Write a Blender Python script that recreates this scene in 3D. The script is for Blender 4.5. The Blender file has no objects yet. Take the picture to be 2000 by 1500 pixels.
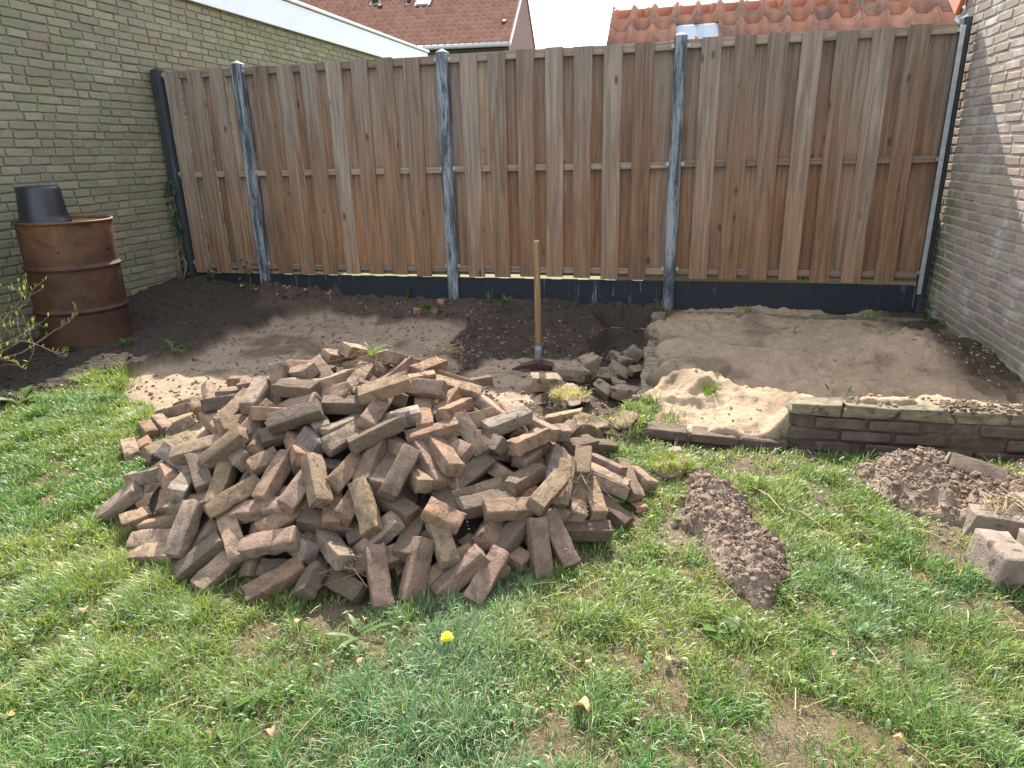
import bpy, bmesh, math, random
import numpy as np
from mathutils import Vector, Matrix, Euler

random.seed(7)
rng = np.random.default_rng(11)
SC = bpy.context.scene
COL = SC.collection

# ------------------------------------------------------------------ camera
PITCH, ROLL, YAW, FPX = 0.32518, -0.024594, 0.241924, 1343.5
CAM = np.array([0.0, 0.0, 1.30])
_fw = np.array([-math.sin(YAW)*math.cos(PITCH), math.cos(YAW)*math.cos(PITCH), -math.sin(PITCH)])
_rt = np.array([math.cos(YAW), math.sin(YAW), 0.0])
_up = np.cross(_rt, _fw)
CR = math.cos(ROLL)*_rt + math.sin(ROLL)*_up
CU = -math.sin(ROLL)*_rt + math.cos(ROLL)*_up
CW = _fw
cam_data = bpy.data.cameras.new('camera')
cam_data.sensor_width = 36.0
cam_data.lens = FPX/2000*36.0
cam_data.clip_start = 0.02
cam_data.clip_end = 3000
cam = bpy.data.objects.new('camera', cam_data)
cam.matrix_world = Matrix(((CR[0], CU[0], -CW[0], CAM[0]), (CR[1], CU[1], -CW[1], CAM[1]),
                           (CR[2], CU[2], -CW[2], CAM[2]), (0, 0, 0, 1)))
COL.objects.link(cam)
SC.camera = cam

def ray(x, y):
    return CW + (x-1000)/FPX*CR - (y-750)/FPX*CU
def G(x, y, z=0.0):
    d = ray(x, y); return CAM + d*((z-CAM[2])/d[2])
def atY(x, y, Y):
    d = ray(x, y); return CAM + d*(Y/d[1])

# ------------------------------------------------------------------ sky, sun, exposure
SUN = np.array([-0.26, 1.0, 0.97]); SUN /= np.linalg.norm(SUN)
world = bpy.data.worlds.new('World'); SC.world = world; world.use_nodes = True
wn, wl = world.node_tree.nodes, world.node_tree.links
for n in list(wn): wn.remove(n)
sky = wn.new('ShaderNodeTexSky'); sky.sky_type = 'NISHITA'; sky.sun_disc = False
sky.sun_elevation = math.asin(SUN[2]); sky.sun_rotation = math.atan2(SUN[0], SUN[1])
sky.air_density = 1.0; sky.dust_density = 1.5; sky.ozone_density = 1.0
wtc = wn.new('ShaderNodeTexCoord')
wmp = wn.new('ShaderNodeMapping'); wmp.inputs['Scale'].default_value = (1.0, 1.0, 2.2)
wmp.inputs['Location'].default_value = (0.37, 0.1, 0.2)
wno = wn.new('ShaderNodeTexNoise'); wno.inputs['Scale'].default_value = 2.6; wno.inputs['Detail'].default_value = 7
wno.inputs['Roughness'].default_value = 0.58
wcr = wn.new('ShaderNodeValToRGB'); wcr.color_ramp.elements[0].position = 0.40; wcr.color_ramp.elements[1].position = 0.68
wmx = wn.new('ShaderNodeMix'); wmx.data_type = 'RGBA'
wmx.inputs['B'].default_value = (7.6, 7.8, 8.1, 1)
wbg = wn.new('ShaderNodeBackground'); wbg.inputs['Strength'].default_value = 0.145
wou = wn.new('ShaderNodeOutputWorld')
wl.new(wtc.outputs['Generated'], wmp.inputs['Vector']); wl.new(wmp.outputs['Vector'], wno.inputs['Vector'])
wl.new(wno.outputs['Fac'], wcr.inputs['Fac']); wl.new(wcr.outputs['Color'], wmx.inputs['Factor'])
wl.new(sky.outputs['Color'], wmx.inputs['A']); wl.new(wmx.outputs['Result'], wbg.inputs['Color'])
wl.new(wbg.outputs['Background'], wou.inputs['Surface'])
sl = bpy.data.lights.new('sun', 'SUN'); sl.energy = 5.0; sl.angle = math.radians(0.53); sl.color = (1.0, 0.95, 0.87)
sun = bpy.data.objects.new('sun', sl); COL.objects.link(sun)
sun.rotation_euler = Vector(SUN.tolist()).to_track_quat('Z', 'Y').to_euler()
sun.location = (-3, 12, 12)
SC.view_settings.view_transform = 'Standard'; SC.view_settings.look = 'None'
SC.view_settings.exposure = 1.42; SC.view_settings.gamma = 1.0; SC.view_settings.use_curve_mapping = False

# ------------------------------------------------------------------ helpers
def link(o, parent=None):
    COL.objects.link(o)
    if parent is not None: o.parent = parent
    return o
def tag(o, label=None, cat=None, group=None, kind=None):
    if label: o['label'] = label
    if cat: o['category'] = cat
    if group: o['group'] = group
    if kind: o['kind'] = kind
    return o
def empty(name, loc, label, cat, group=None):
    o = bpy.data.objects.new(name, None); o.empty_display_size = 0.1; o.location = loc
    COL.objects.link(o); return tag(o, label, cat, group)
def mesh(name, v, f, mat=None, smooth=False):
    me = bpy.data.meshes.new(name)
    v = np.asarray(v, dtype=np.float32)
    if isinstance(f, np.ndarray):
        k = f.shape[1]; n = f.shape[0]
        me.vertices.add(len(v)); me.vertices.foreach_set('co', v.ravel())
        me.loops.add(n*k); me.loops.foreach_set('vertex_index', f.astype(np.int32).ravel())
        me.polygons.add(n); me.polygons.foreach_set('loop_start', np.arange(0, n*k, k, dtype=np.int32))
        me.update(calc_edges=True)
    else:
        me.from_pydata(v.tolist(), [], f); me.update()
    if mat: me.materials.append(mat)
    me.polygons.foreach_set('use_smooth', np.full(len(me.polygons), smooth, dtype=bool))
    return me
def obj(name, me, parent=None, loc=(0, 0, 0), rot=(0, 0, 0), scale=(1, 1, 1)):
    o = bpy.data.objects.new(name, me); o.location = loc; o.rotation_euler = rot; o.scale = scale
    return link(o, parent)
def set_col(me, name, arr):   # per-vertex colour (n,3)
    a = me.color_attributes.new(name, 'FLOAT_COLOR', 'POINT')
    c = np.ones((len(arr), 4), dtype=np.float32); c[:, :3] = arr
    a.data.foreach_set('color', c.ravel())

_h = 1.0
_cv = []
for sx in (-1, 1):
    for sy in (-1, 1):
        for sz in (-1, 1):
            _cv += [(sx, sy, sz, 0), (sx, sy, sz, 1), (sx, sy, sz, 2)]
_cv = np.array(_cv, dtype=float)
def chv(sx, sy, sz, b, c=(0, 0, 0)):
    h = np.array([sx, sy, sz])/2
    v = _cv[:, :3]*(h-b)
    ax = _cv[:, 3].astype(int)
    for k in range(3):
        m = ax == k; v[m, k] = _cv[m, k]*h[k]
    return v + np.array(c)
def _hull():
    bm = bmesh.new()
    for p in chv(2, 2, 2, 0.3): bm.verts.new(p)
    bm.verts.ensure_lookup_table(); bm.verts.index_update()
    bmesh.ops.convex_hull(bm, input=bm.verts)
    bm.normal_update()
    fs = []
    for f in bm.faces:
        vs = [v.index for v in f.verts]
        if f.normal.dot(f.calc_center_median()) < 0: vs.reverse()
        fs.append(vs)
    bm.free(); return np.array(fs)
CHF = _hull()
class MB:
    """collects triangles/quads of one mesh"""
    def __init__(s): s.v = []; s.f = []; s.n = 0
    def add(s, v, f):
        v = np.asarray(v, float); s.v.append(v)
        for q in f: s.f.append([int(i)+s.n for i in q])
        s.n += len(v); return s
    def box(s, sx, sy, sz, c=(0, 0, 0), b=0.003, rot=None):
        v = chv(sx, sy, sz, b)
        if rot is not None: v = v @ np.array(Euler(rot).to_matrix()).T
        return s.add(v+np.array(c), CHF)
    def tube(s, pts, rad, n=8, cap=True):
        pts = [Vector(p) for p in pts]; rings = []
        rad = rad if hasattr(rad, '__len__') else [rad]*len(pts)
        for i, p in enumerate(pts):
            t = (pts[min(i+1, len(pts)-1)]-pts[max(i-1, 0)]).normalized()
            a = t.cross(Vector((0, 0, 1)));
            if a.length < 0.05: a = t.cross(Vector((0, 1, 0)))
            a.normalize(); b2 = t.cross(a)
            rings.append([p+(a*math.cos(k*2*math.pi/n)+b2*math.sin(k*2*math.pi/n))*rad[i] for k in range(n)])
        v = [tuple(q) for r in rings for q in r]; f = []
        for i in range(len(pts)-1):
            for k in range(n):
                k2 = (k+1) % n; f.append((i*n+k, i*n+k2, (i+1)*n+k2, (i+1)*n+k))
        if cap: f.append(tuple(range(n-1, -1, -1))); f.append(tuple(range((len(pts)-1)*n, len(pts)*n)))
        return s.add(v, f)
    def lathe(s, prof, n=40, c=(0, 0, 0)):
        v = []; f = []
        for (r, z) in prof:
            for k in range(n):
                a = 2*math.pi*k/n; v.append((c[0]+r*math.cos(a), c[1]+r*math.sin(a), c[2]+z))
        for i in range(len(prof)-1):
            for k in range(n):
                k2 = (k+1) % n; f.append((i*n+k, i*n+k2, (i+1)*n+k2, (i+1)*n+k))
        return s.add(v, f)
    def mesh(s, name, mat=None, smooth=False):
        return mesh(name, np.concatenate(s.v), s.f, mat, smooth)
def smooth_angle(o, deg=40):
    me = o.data
    me.polygons.foreach_set('use_smooth', np.ones(len(me.polygons), dtype=bool))
    bm = bmesh.new(); bm.from_mesh(me)
    for e in bm.edges:
        if len(e.link_faces) == 2 and e.calc_face_angle(0) > math.radians(deg): e.smooth = False
    bm.to_mesh(me); bm.free()

# numpy value noise
def _hash(ix, iy, seed):
    n = (ix.astype(np.int64)*374761393 + iy.astype(np.int64)*668265263 + seed*1442695041) & 0x7fffffff
    n = ((n ^ (n >> 13))*1274126177) & 0x7fffffff
    n = n ^ (n >> 16)
    return (n & 0xffff)/65535.0
def vn(x, y, s=1.0, seed=0):
    x = np.asarray(x, float)*s; y = np.asarray(y, float)*s
    ix = np.floor(x); iy = np.floor(y); fx = x-ix; fy = y-iy
    fx = fx*fx*(3-2*fx); fy = fy*fy*(3-2*fy)
    a = _hash(ix, iy, seed); b = _hash(ix+1, iy, seed); c = _hash(ix, iy+1, seed); d = _hash(ix+1, iy+1, seed)
    return (a*(1-fx)+b*fx)*(1-fy)+(c*(1-fx)+d*fx)*fy
def fbm(x, y, s=1.0, o=4, seed=0, g=0.5):
    r = 0; a = 1; t = 0
    for i in range(o):
        r = r + a*vn(x, y, s, seed+i*17); t += a; a *= g; s *= 2.03
    return r/t
def inpoly(x, y, P):
    P = np.asarray(P); r = np.zeros(x.shape, bool); n = len(P); j = n-1
    for i in range(n):
        xi, yi = P[i, 0], P[i, 1]; xj, yj = P[j, 0], P[j, 1]
        r ^= ((yi > y) != (yj > y)) & (x < (xj-xi)*(y-yi)/(yj-yi+1e-12)+xi); j = i
    return r

# ------------------------------------------------------------------ materials
class NT:
    def __init__(s, name):
        s.m = bpy.data.materials.new(name); s.m.use_nodes = True
        s.t = s.m.node_tree; s.n = s.t.nodes; s.l = s.t.links
        for q in list(s.n): s.n.remove(q)
        s.out = s.n.new('ShaderNodeOutputMaterial'); s.b = s.n.new('ShaderNodeBsdfPrincipled')
        s.l.new(s.b.outputs[0], s.out.inputs['Surface'])
    def set(s, sock, v):
        if hasattr(v, 'is_linked') or isinstance(v, bpy.types.NodeSocket): s.l.new(v, sock)
        elif v is not None:
            if isinstance(v, (tuple, list)) and len(v) == 3 and sock.type == 'RGBA': v = (*v, 1)
            sock.default_value = v
    def coord(s, k='Object'):
        return s.n.new('ShaderNodeTexCoord').outputs[k]
    def pos(s): return s.n.new('ShaderNodeNewGeometry').outputs['Position']
    def rand(s): return s.n.new('ShaderNodeObjectInfo').outputs['Random']
    def ocol(s): return s.n.new('ShaderNodeObjectInfo').outputs['Color']
    def attr(s, name, out='Color'):
        a = s.n.new('ShaderNodeAttribute'); a.attribute_name = name; return a.outputs[out]
    def mapping(s, vec, scale=(1, 1, 1), loc=(0, 0, 0)):
        m = s.n.new('ShaderNodeMapping'); s.set(m.inputs['Vector'], vec)
        s.set(m.inputs['Scale'], scale); s.set(m.inputs['Location'], loc); return m.outputs[0]
    def noise(s, vec, scale, detail=4, rough=0.55, dist=0.0, out='Fac'):
        t = s.n.new('ShaderNodeTexNoise'); s.set(t.inputs['Vector'], vec); t.inputs['Scale'].default_value = scale
        t.inputs['Detail'].default_value = detail; t.inputs['Roughness'].default_value = rough
        t.inputs['Distortion'].default_value = dist; return t.outputs[out]
    def voro(s, vec, scale, out='Distance', rnd=1.0):
        t = s.n.new('ShaderNodeTexVoronoi'); s.set(t.inputs['Vector'], vec); t.inputs['Scale'].default_value = scale
        t.inputs['Randomness'].default_value = rnd; return t.outputs[out]
    def ramp(s, fac, a, b, ca=(0, 0, 0), cb=(1, 1, 1)):
        r = s.n.new('ShaderNodeValToRGB'); s.set(r.inputs[0], fac)
        e = r.color_ramp.elements; e[0].position = a; e[1].position = b
        e[0].color = (*ca, 1); e[1].color = (*cb, 1); return r.outputs[0]
    def mix(s, fac, a, b, mode='MIX'):
        m = s.n.new('ShaderNodeMix'); m.data_type = 'RGBA'; m.blend_type = mode
        s.set(m.inputs['Factor'], fac); s.set(m.inputs['A'], a); s.set(m.inputs['B'], b); return m.outputs['Result']
    def math(s, op, a, b=None, c=None):
        m = s.n.new('ShaderNodeMath'); m.operation = op; s.set(m.inputs[0], a)
        if b is not None: s.set(m.inputs[1], b)
        if c is not None: s.set(m.inputs[2], c)
        return m.outputs[0]
    def vadd(s, a, b):
        m = s.n.new('ShaderNodeVectorMath'); m.operation = 'ADD'; s.set(m.inputs[0], a); s.set(m.inputs[1], b); return m.outputs[0]
    def vscale(s, a, k):
        m = s.n.new('ShaderNodeVectorMath'); m.operation = 'SCALE'; s.set(m.inputs[0], a); s.set(m.inputs['Scale'], k); return m.outputs[0]
    def comb(s, x=0.0, y=0.0, z=0.0):
        m = s.n.new('ShaderNodeCombineXYZ'); s.set(m.inputs[0], x); s.set(m.inputs[1], y); s.set(m.inputs[2], z); return m.outputs[0]
    def sep(s, v):
        m = s.n.new('ShaderNodeSeparateXYZ'); s.set(m.inputs[0], v); return m.outputs
    def bump(s, h, strength=0.4, dist=0.01):
        b = s.n.new('ShaderNodeBump'); b.inputs['Strength'].default_value = strength; b.inputs['Distance'].default_value = dist
        s.set(b.inputs['Height'], h); s.l.new(b.outputs[0], s.b.inputs['Normal'])
    def done(s, col, rough=0.8, spec=0.3, metal=0.0):
        s.set(s.b.inputs['Base Color'], col); s.set(s.b.inputs['Roughness'], rough)
        s.set(s.b.inputs['Specular IOR Level'], spec); s.set(s.b.inputs['Metallic'], metal); return s.m
    def offset(s, k=37.0):   # object coordinates shifted by the object's random number
        r = s.rand(); return s.vadd(s.coord('Object'), s.comb(s.math('MULTIPLY', r, k), s.math('MULTIPLY', r, k*1.7), s.math('MULTIPLY', r, k*0.6)))

def m_plain(name, col, rough=0.7, spec=0.3, metal=0.0, var=0.25, scale=30, bump=0.0):
    t = NT(name); v = t.coord('Object'); n = t.noise(v, scale, 5)
    c = t.mix(t.ramp(n, 0.3, 0.75), tuple(x*(1-var) for x in col), tuple(min(1, x*(1+var)) for x in col))
    if bump: t.bump(n, bump, 0.004)
    return t.done(c, rough, spec, metal)

def m_paver(name, moss=0.0, soil=0.35, mosscol=(0.17, 0.155, 0.04)):
    t = NT(name); v = t.offset(); big = t.noise(v, 8, 5, 0.6); fine = t.noise(v, 190, 3, 0.75)
    med = t.noise(v, 34, 6, 0.7); blot = t.noise(v, 17, 6, 0.72, 0.5)
    c = t.mix(t.ramp(big, 0.32, 0.7), t.ocol(), t.mix(0.6, t.ocol(), (0.30, 0.22, 0.155)))
    c = t.mix(t.ramp(fine, 0.28, 0.72), t.mix(0.8, c, (0.42, 0.40, 0.40), 'MULTIPLY'), c)
    c = t.mix(t.math('MULTIPLY', t.ramp(med, 0.60, 0.72), 0.6), c, (0.40, 0.34, 0.28))
    sm = t.ramp(t.math('ADD', t.math('MULTIPLY', blot, 0.65), t.math('MULTIPLY', med, 0.35)), 0.60-soil*0.32, 0.70-soil*0.22)
    sc = t.mix(med, (0.085, 0.062, 0.045), (0.24, 0.18, 0.13)); sc = t.mix(t.ramp(fine, 0.3, 0.7), t.mix(0.8, sc, (0.45, 0.45, 0.45), 'MULTIPLY'), sc)
    c = t.mix(t.math('MULTIPLY', sm, 0.8), c, sc)
    h = t.math('ADD', t.math('MULTIPLY', fine, 0.7), t.math('ADD', med, t.math('MULTIPLY', sm, 0.9)))
    if moss > 0:
        z = t.sep(t.coord('Object'))[2]
        mm = t.math('MULTIPLY', t.ramp(z, 0.016, 0.032), t.ramp(t.noise(v, 20, 6, 0.75), 0.66-moss*0.2, 0.72-moss*0.16))
        c = t.mix(t.math('MULTIPLY', mm, 0.85), c, t.mix(fine, mosscol, (0.27, 0.23, 0.09)))
    t.bump(h, 0.8, 0.006)
    return t.done(c, 0.93, 0.15)
M = {}
M['paver'] = m_paver('paver_clean', 0, 0.34)
M['paver_soil'] = m_paver('paver_soil', 0, 0.72)
M['paver_moss'] = m_paver('paver_moss', 0.55, 0.45)

def m_wallbrick(name, cols, algae, stuff, algcol=(0.075, 0.095, 0.025), white=0.0, right=False):
    t = NT(name)
    r = t.attr('rnd', 'Fac') if stuff else t.rand()
    p = t.pos()
    ramp = t.n.new('ShaderNodeValToRGB'); ramp.color_ramp.interpolation = 'CONSTANT'
    t.set(ramp.inputs[0], r)
    e = ramp.color_ramp.elements
    e[0].position = 0; e[0].color = (*cols[0], 1); e[1].position = 1/len(cols); e[1].color = (*cols[1], 1)
    for i, cc in enumerate(cols[2:]):
        q = e.new((i+2)/len(cols)); q.color = (*cc, 1)
    n1 = t.noise(p, 3.5, 6, 0.62); n2 = t.noise(p, 45, 5, 0.7); n3 = t.noise(p, 1.3, 3)
    c = t.mix(t.ramp(n2, 0.25, 0.8), t.mix(0.6, ramp.outputs[0], (0.45, 0.45, 0.45), 'MULTIPLY'), ramp.outputs[0])
    c = t.mix(t.ramp(n2, 0.66, 0.8), c, (0.36, 0.33, 0.27))
    x, y, z = t.sep(p)
    if right:   # algae low down and by the fence, lime bloom in patches
        zz = t.math('MAXIMUM', t.ramp(z, 0.10, 0.26, (1, 1, 1), (0, 0, 0)),
                    t.math('MULTIPLY', t.ramp(z, 0.75, 1.45, (1, 1, 1), (0, 0, 0)), t.ramp(y, 0.0, 1.0)))
        yy = t.ramp(t.math('SUBTRACT', y, 5.25), 0.15, 0.45)
        zz = t.math('MAXIMUM', t.ramp(t.math('ADD', z, t.math('MULTIPLY', n1, 0.3)), 0.22, 0.42, (1, 1, 1), (0, 0, 0)),
                    t.math('MULTIPLY', yy, t.ramp(z, 0.9, 1.4, (1, 1, 1), (0, 0, 0))))
        am = t.math('MULTIPLY', zz, t.ramp(n1, 0.36, 0.6))
    else:
        am = t.ramp(n1, 0.38, 0.64)
    c = t.mix(t.math('MULTIPLY', am, algae), c, t.mix(n2, algcol, tuple(min(1, k*1.9) for k in algcol)))
    if white > 0:
        c = t.mix(t.math('MULTIPLY', t.ramp(t.noise(p, 2.6, 4, 0.6), 0.55, 0.68), white), c, (0.50, 0.48, 0.46))
    t.bump(n2, 0.5, 0.008)
    return t.done(c, 0.93, 0.12)
LW = [(0.30, 0.27, 0.18), (0.35, 0.31, 0.215), (0.265, 0.245, 0.165), (0.32, 0.27, 0.19), (0.285, 0.265, 0.18), (0.34, 0.295, 0.19), (0.295, 0.235, 0.175)]
RW = [(0.385, 0.31, 0.245), (0.42, 0.35, 0.275), (0.355, 0.275, 0.225), (0.43, 0.365, 0.27), (0.385, 0.29, 0.24), (0.44, 0.365, 0.28), (0.335, 0.265, 0.22)]
M['lbrick'] = m_wallbrick('garage_brick', LW, 0.32, False, (0.13, 0.145, 0.06))
M['lbrick_s'] = m_wallbrick('garage_brickwork', LW, 0.32, True, (0.13, 0.145, 0.06))
M['rbrick'] = m_wallbrick('outbuilding_brick', RW, 0.75, False, white=0.75, right=True)
M['rbrick_s'] = m_wallbrick('outbuilding_brickwork', RW, 0.75, True, white=0.75, right=True)
def m_mortar(name, col):
    t = NT(name); p = t.pos(); n = t.noise(p, 25, 5, 0.7); g = t.noise(p, 3, 4)
    c = t.mix(t.ramp(n, 0.3, 0.7), tuple(k*0.65 for k in col), col)
    c = t.mix(t.math('MULTIPLY', t.ramp(g, 0.45, 0.7), 0.35), c, (0.1, 0.11, 0.06))
    t.bump(n, 0.7, 0.01); return t.done(c, 0.95, 0.1)
M['lmortar'] = m_mortar('garage_mortar', (0.32, 0.315, 0.27))
M['rmortar'] = m_mortar('outbuilding_mortar', (0.52, 0.48, 0.41))

def m_wood(name, ax=2, grey=(0.36, 0.31, 0.265), brown=(0.39, 0.245, 0.145), vgrad=True):
    t = NT(name); v = t.offset(23.0); r = t.rand()
    sc = [38, 38, 38]; sc[ax] = 1.6
    g = t.noise(t.mapping(v, tuple(sc)), 1.0, 6, 0.62, 0.9)
    sc2 = [9, 9, 9]; sc2[ax] = 0.9
    st = t.noise(t.mapping(v, tuple(sc2)), 1.0, 4, 0.6)
    xyz = t.sep(t.coord('Object'))
    if vgrad: wz = t.math('MULTIPLY_ADD', xyz[2], 0.45, 0.0)
    else: wz = 0.5
    w = t.math('ADD', t.math('ADD', wz, t.math('MULTIPLY_ADD', st, 0.9, -0.45)), t.math('MULTIPLY_ADD', r, 0.5, -0.25))
    c = t.mix(t.ramp(w, 0.05, 0.75), brown, grey)
    c = t.mix(t.ramp(g, 0.32, 0.72), t.mix(0.9, c, (0.38, 0.34, 0.32), 'MULTIPLY'), c)
    c = t.mix(t.math('MULTIPLY', t.ramp(st, 0.58, 0.78), 0.6), c, (0.08, 0.068, 0.06))
    c = t.mix(1.0, c, t.mix(r, (0.72, 0.70, 0.70), (1.14, 1.10, 1.04)), 'MULTIPLY')
    ks = [6.0, 6.0, 6.0]; ks[ax] = 2.6
    k = t.voro(t.mapping(v, tuple(ks)), 1.0)
    kn = t.ramp(k, 0.05, 0.12, (1, 1, 1), (0, 0, 0))
    c = t.mix(t.math('MULTIPLY', kn, 0.75), c, (0.055, 0.035, 0.024))
    t.bump(g, 0.35, 0.004)
    return t.done(c, 0.85, 0.2)
M['board'] = m_wood('fence_board_wood')
M['rail'] = m_wood('fence_rail_wood', 0, (0.40, 0.34, 0.285), (0.36, 0.27, 0.19), False)
M['handle'] = m_wood('handle_wood', 2, (0.42, 0.29, 0.17), (0.40, 0.26, 0.14), False)

def m_concrete(name, col, pale, amount):
    t = NT(name); p = t.pos(); n = t.noise(t.mapping(p, (16, 16, 2.0)), 1.0, 7, 0.75, 0.3); f = t.noise(p, 90, 3)
    c = t.mix(t.ramp(n, 0.60-amount*0.2, 0.70-amount*0.15), col, pale)
    c = t.mix(t.ramp(f, 0.3, 0.7), t.mix(0.5, c, (0.6, 0.6, 0.6), 'MULTIPLY'), c)
    t.bump(f, 0.25, 0.003); return t.done(c, 0.75, 0.3)
M['post'] = m_concrete('post_concrete', (0.062, 0.075, 0.088), (0.32, 0.35, 0.37), 0.8)
M['postdark'] = m_concrete('dark_post_concrete', (0.04, 0.047, 0.056), (0.12, 0.135, 0.145), 0.1)
M['plate'] = m_concrete('plate_concrete', (0.026, 0.030, 0.036), (0.20, 0.22, 0.23), 0.02)
M['zinc'] = m_plain('zinc', (0.45, 0.47, 0.48), 0.45, 0.5, 0.6, 0.2, 20)
M['bracket'] = m_plain('bracket_metal', (0.42, 0.42, 0.36), 0.5, 0.5, 0.4, 0.3, 60)
M['white'] = m_plain('white_board', (0.74, 0.76, 0.78), 0.5, 0.4, 0, 0.04, 4)
M['darkline'] = m_plain('dark_trim', (0.06, 0.06, 0.06), 0.6)

def m_tile(name, a, b, dark, stuff, amount):
    t = NT(name); r = t.attr('rnd', 'Fac') if stuff else t.rand(); p = t.pos()
    n = t.noise(p, 4.5, 5, 0.65); n2 = t.noise(p, 22, 5, 0.7)
    c = t.mix(r, a, b); c = t.mix(t.ramp(n2, 0.3, 0.75), t.mix(0.6, c, (0.55, 0.5, 0.5), 'MULTIPLY'), c)
    c = t.mix(t.ramp(t.math('ADD', t.math('MULTIPLY', n, 0.55), t.math('MULTIPLY', n2, 0.45)), 0.58-amount*0.12, 0.62), c, dark)
    t.bump(n2, 0.3, 0.01); return t.done(c, 0.7, 0.3)
M['tile'] = m_tile('shed_pantile', (0.42, 0.175, 0.10), (0.52, 0.27, 0.17), (0.14, 0.12, 0.105), False, 0.9)
M['ridge'] = m_tile('shed_ridge', (0.44, 0.15, 0.08), (0.50, 0.19, 0.10), (0.2, 0.13, 0.1), False, 0.1)
M['htile'] = m_tile('house_tile', (0.35, 0.155, 0.10), (0.43, 0.225, 0.15), (0.23, 0.125, 0.095), False, 0.3)
M['htile_s'] = m_tile('house_tiles', (0.35, 0.155, 0.10), (0.43, 0.225, 0.15), (0.23, 0.125, 0.095), True, 0.3)
def m_housebrick():
    t = NT('house_brick'); p = t.pos(); x, y, z = t.sep(p)
    b = t.n.new('ShaderNodeTexBrick'); t.set(b.inputs['Vector'], t.comb(t.math('ADD', x, y), z, 0.0))
    b.inputs['Scale'].default_value = 1.0; b.inputs['Brick Width'].default_value = 0.22; b.inputs['Row Height'].default_value = 0.0625
    b.inputs['Mortar Size'].default_value = 0.006
    b.inputs['Color1'].default_value = (0.20, 0.11, 0.095, 1); b.inputs['Color2'].default_value = (0.26, 0.15, 0.13, 1)
    b.inputs['Mortar'].default_value = (0.25, 0.22, 0.2, 1)
    return t.done(b.outputs['Color'], 0.9, 0.2)
M['hbrick'] = m_housebrick()
def m_glass():
    t = NT('window_glass'); return t.done((0.30, 0.35, 0.39), 0.12, 0.8)
M['glass'] = m_glass()

def m_ground():
    t = NT('ground_earth'); c = t.attr('gcol'); p = t.pos()
    n = t.noise(p, 60, 6, 0.7); n2 = t.noise(p, 9, 5, 0.6); n3 = t.noise(p, 260, 2, 0.6)
    col = t.mix(t.ramp(n, 0.25, 0.75), t.mix(0.55, c, (0.45, 0.43, 0.42), 'MULTIPLY'), c)
    col = t.mix(t.ramp(n2, 0.35, 0.7), t.mix(0.45, col, (0.55, 0.52, 0.5), 'MULTIPLY'), col)
    sp = t.voro(p, 120, 'Distance'); n4 = t.noise(p, 22, 6, 0.75)
    col = t.mix(t.math('MULTIPLY', t.ramp(sp, 0.10, 0.24, (1, 1, 1), (0, 0, 0)), t.math('MULTIPLY', t.ramp(n4, 0.48, 0.62), 0.7)), col, t.mix(0.9, col, (0.30, 0.26, 0.24), 'MULTIPLY'))
    col = t.mix(t.math('MULTIPLY', t.ramp(n4, 0.62, 0.70), 0.45), col, t.mix(0.9, col, (0.5, 0.46, 0.43), 'MULTIPLY'))
    t.bump(t.math('ADD', t.math('ADD', n, n4), t.math('MULTIPLY', n3, 0.5)), 0.9, 0.016)
    return t.done(col, 0.97, 0.08)
M['ground'] = m_ground()
def m_soil(name, a, b):
    t = NT(name); p = t.pos(); n = t.noise(p, 40, 6, 0.7); n2 = t.noise(p, 6, 3)
    c = t.mix(t.ramp(n, 0.3, 0.75), a, b); c = t.mix(t.math('MULTIPLY', t.ramp(n2, 0.4, 0.65), 0.5), c, tuple(k*0.6 for k in a))
    t.bump(n, 0.8, 0.012); return t.done(c, 0.97, 0.06)
M['soil'] = m_soil('loose_soil', (0.185, 0.135, 0.098), (0.32, 0.245, 0.185))
M['darksoil'] = m_soil('dark_soil', (0.055, 0.043, 0.034), (0.125, 0.098, 0.077))
M['sandclod'] = m_soil('sand_lump', (0.34, 0.245, 0.16), (0.48, 0.355, 0.24))
def m_grassfar():
    t = NT('grass_ground'); p = t.pos(); n = t.noise(p, 12, 6, 0.7)
    return t.done(t.mix(n, (0.10, 0.11, 0.05), (0.21, 0.20, 0.11)), 0.9, 0.1)
M['grassfar'] = m_grassfar()
def m_leaf(name, attr=None, col=None, rough=0.5, transl=0.35, spec=0.35):
    t = NT(name)
    if attr: c = t.attr(attr)
    else:
        n = t.noise(t.offset(), 30, 3); c = t.mix(n, tuple(k*0.7 for k in col), tuple(min(1, k*1.3) for k in col))
        c = t.mix(1.0, c, t.mix(t.rand(), (0.75, 0.78, 0.8), (1.2, 1.15, 1.0)), 'MULTIPLY')
    t.done(c, rough, spec)
    tr = t.n.new('ShaderNodeBsdfTranslucent'); t.set(tr.inputs['Color'], t.mix(1.0, c, (1.15, 1.2, 0.6), 'MULTIPLY'))
    mx = t.n.new('ShaderNodeMixShader'); mx.inputs[0].default_value = transl
    t.l.new(t.b.outputs[0], mx.inputs[1]); t.l.new(tr.outputs[0], mx.inputs[2]); t.l.new(mx.outputs[0], t.out.inputs['Surface'])
    return t.m
M['grass'] = m_leaf('grass_blade', 'bcol', None, 0.42, 0.38, 0.42)
M['leaf'] = m_leaf('weed_leaf', None, (0.085, 0.16, 0.04), 0.5, 0.35)
M['ivy'] = m_leaf('ivy_leaf', None, (0.035, 0.07, 0.022), 0.4, 0.2)
M['bud'] = m_leaf('bud_leaf', None, (0.30, 0.30, 0.06), 0.55, 0.4)
M['deadleaf'] = m_leaf('dead_leaf', None, (0.42, 0.27, 0.16), 0.8, 0.15)
M['petal'] = m_leaf('petal', None, (0.85, 0.62, 0.02), 0.6, 0.2)
M['twig'] = m_plain('twig_bark', (0.24, 0.19, 0.15), 0.85, 0.2, 0, 0.3, 60)
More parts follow.
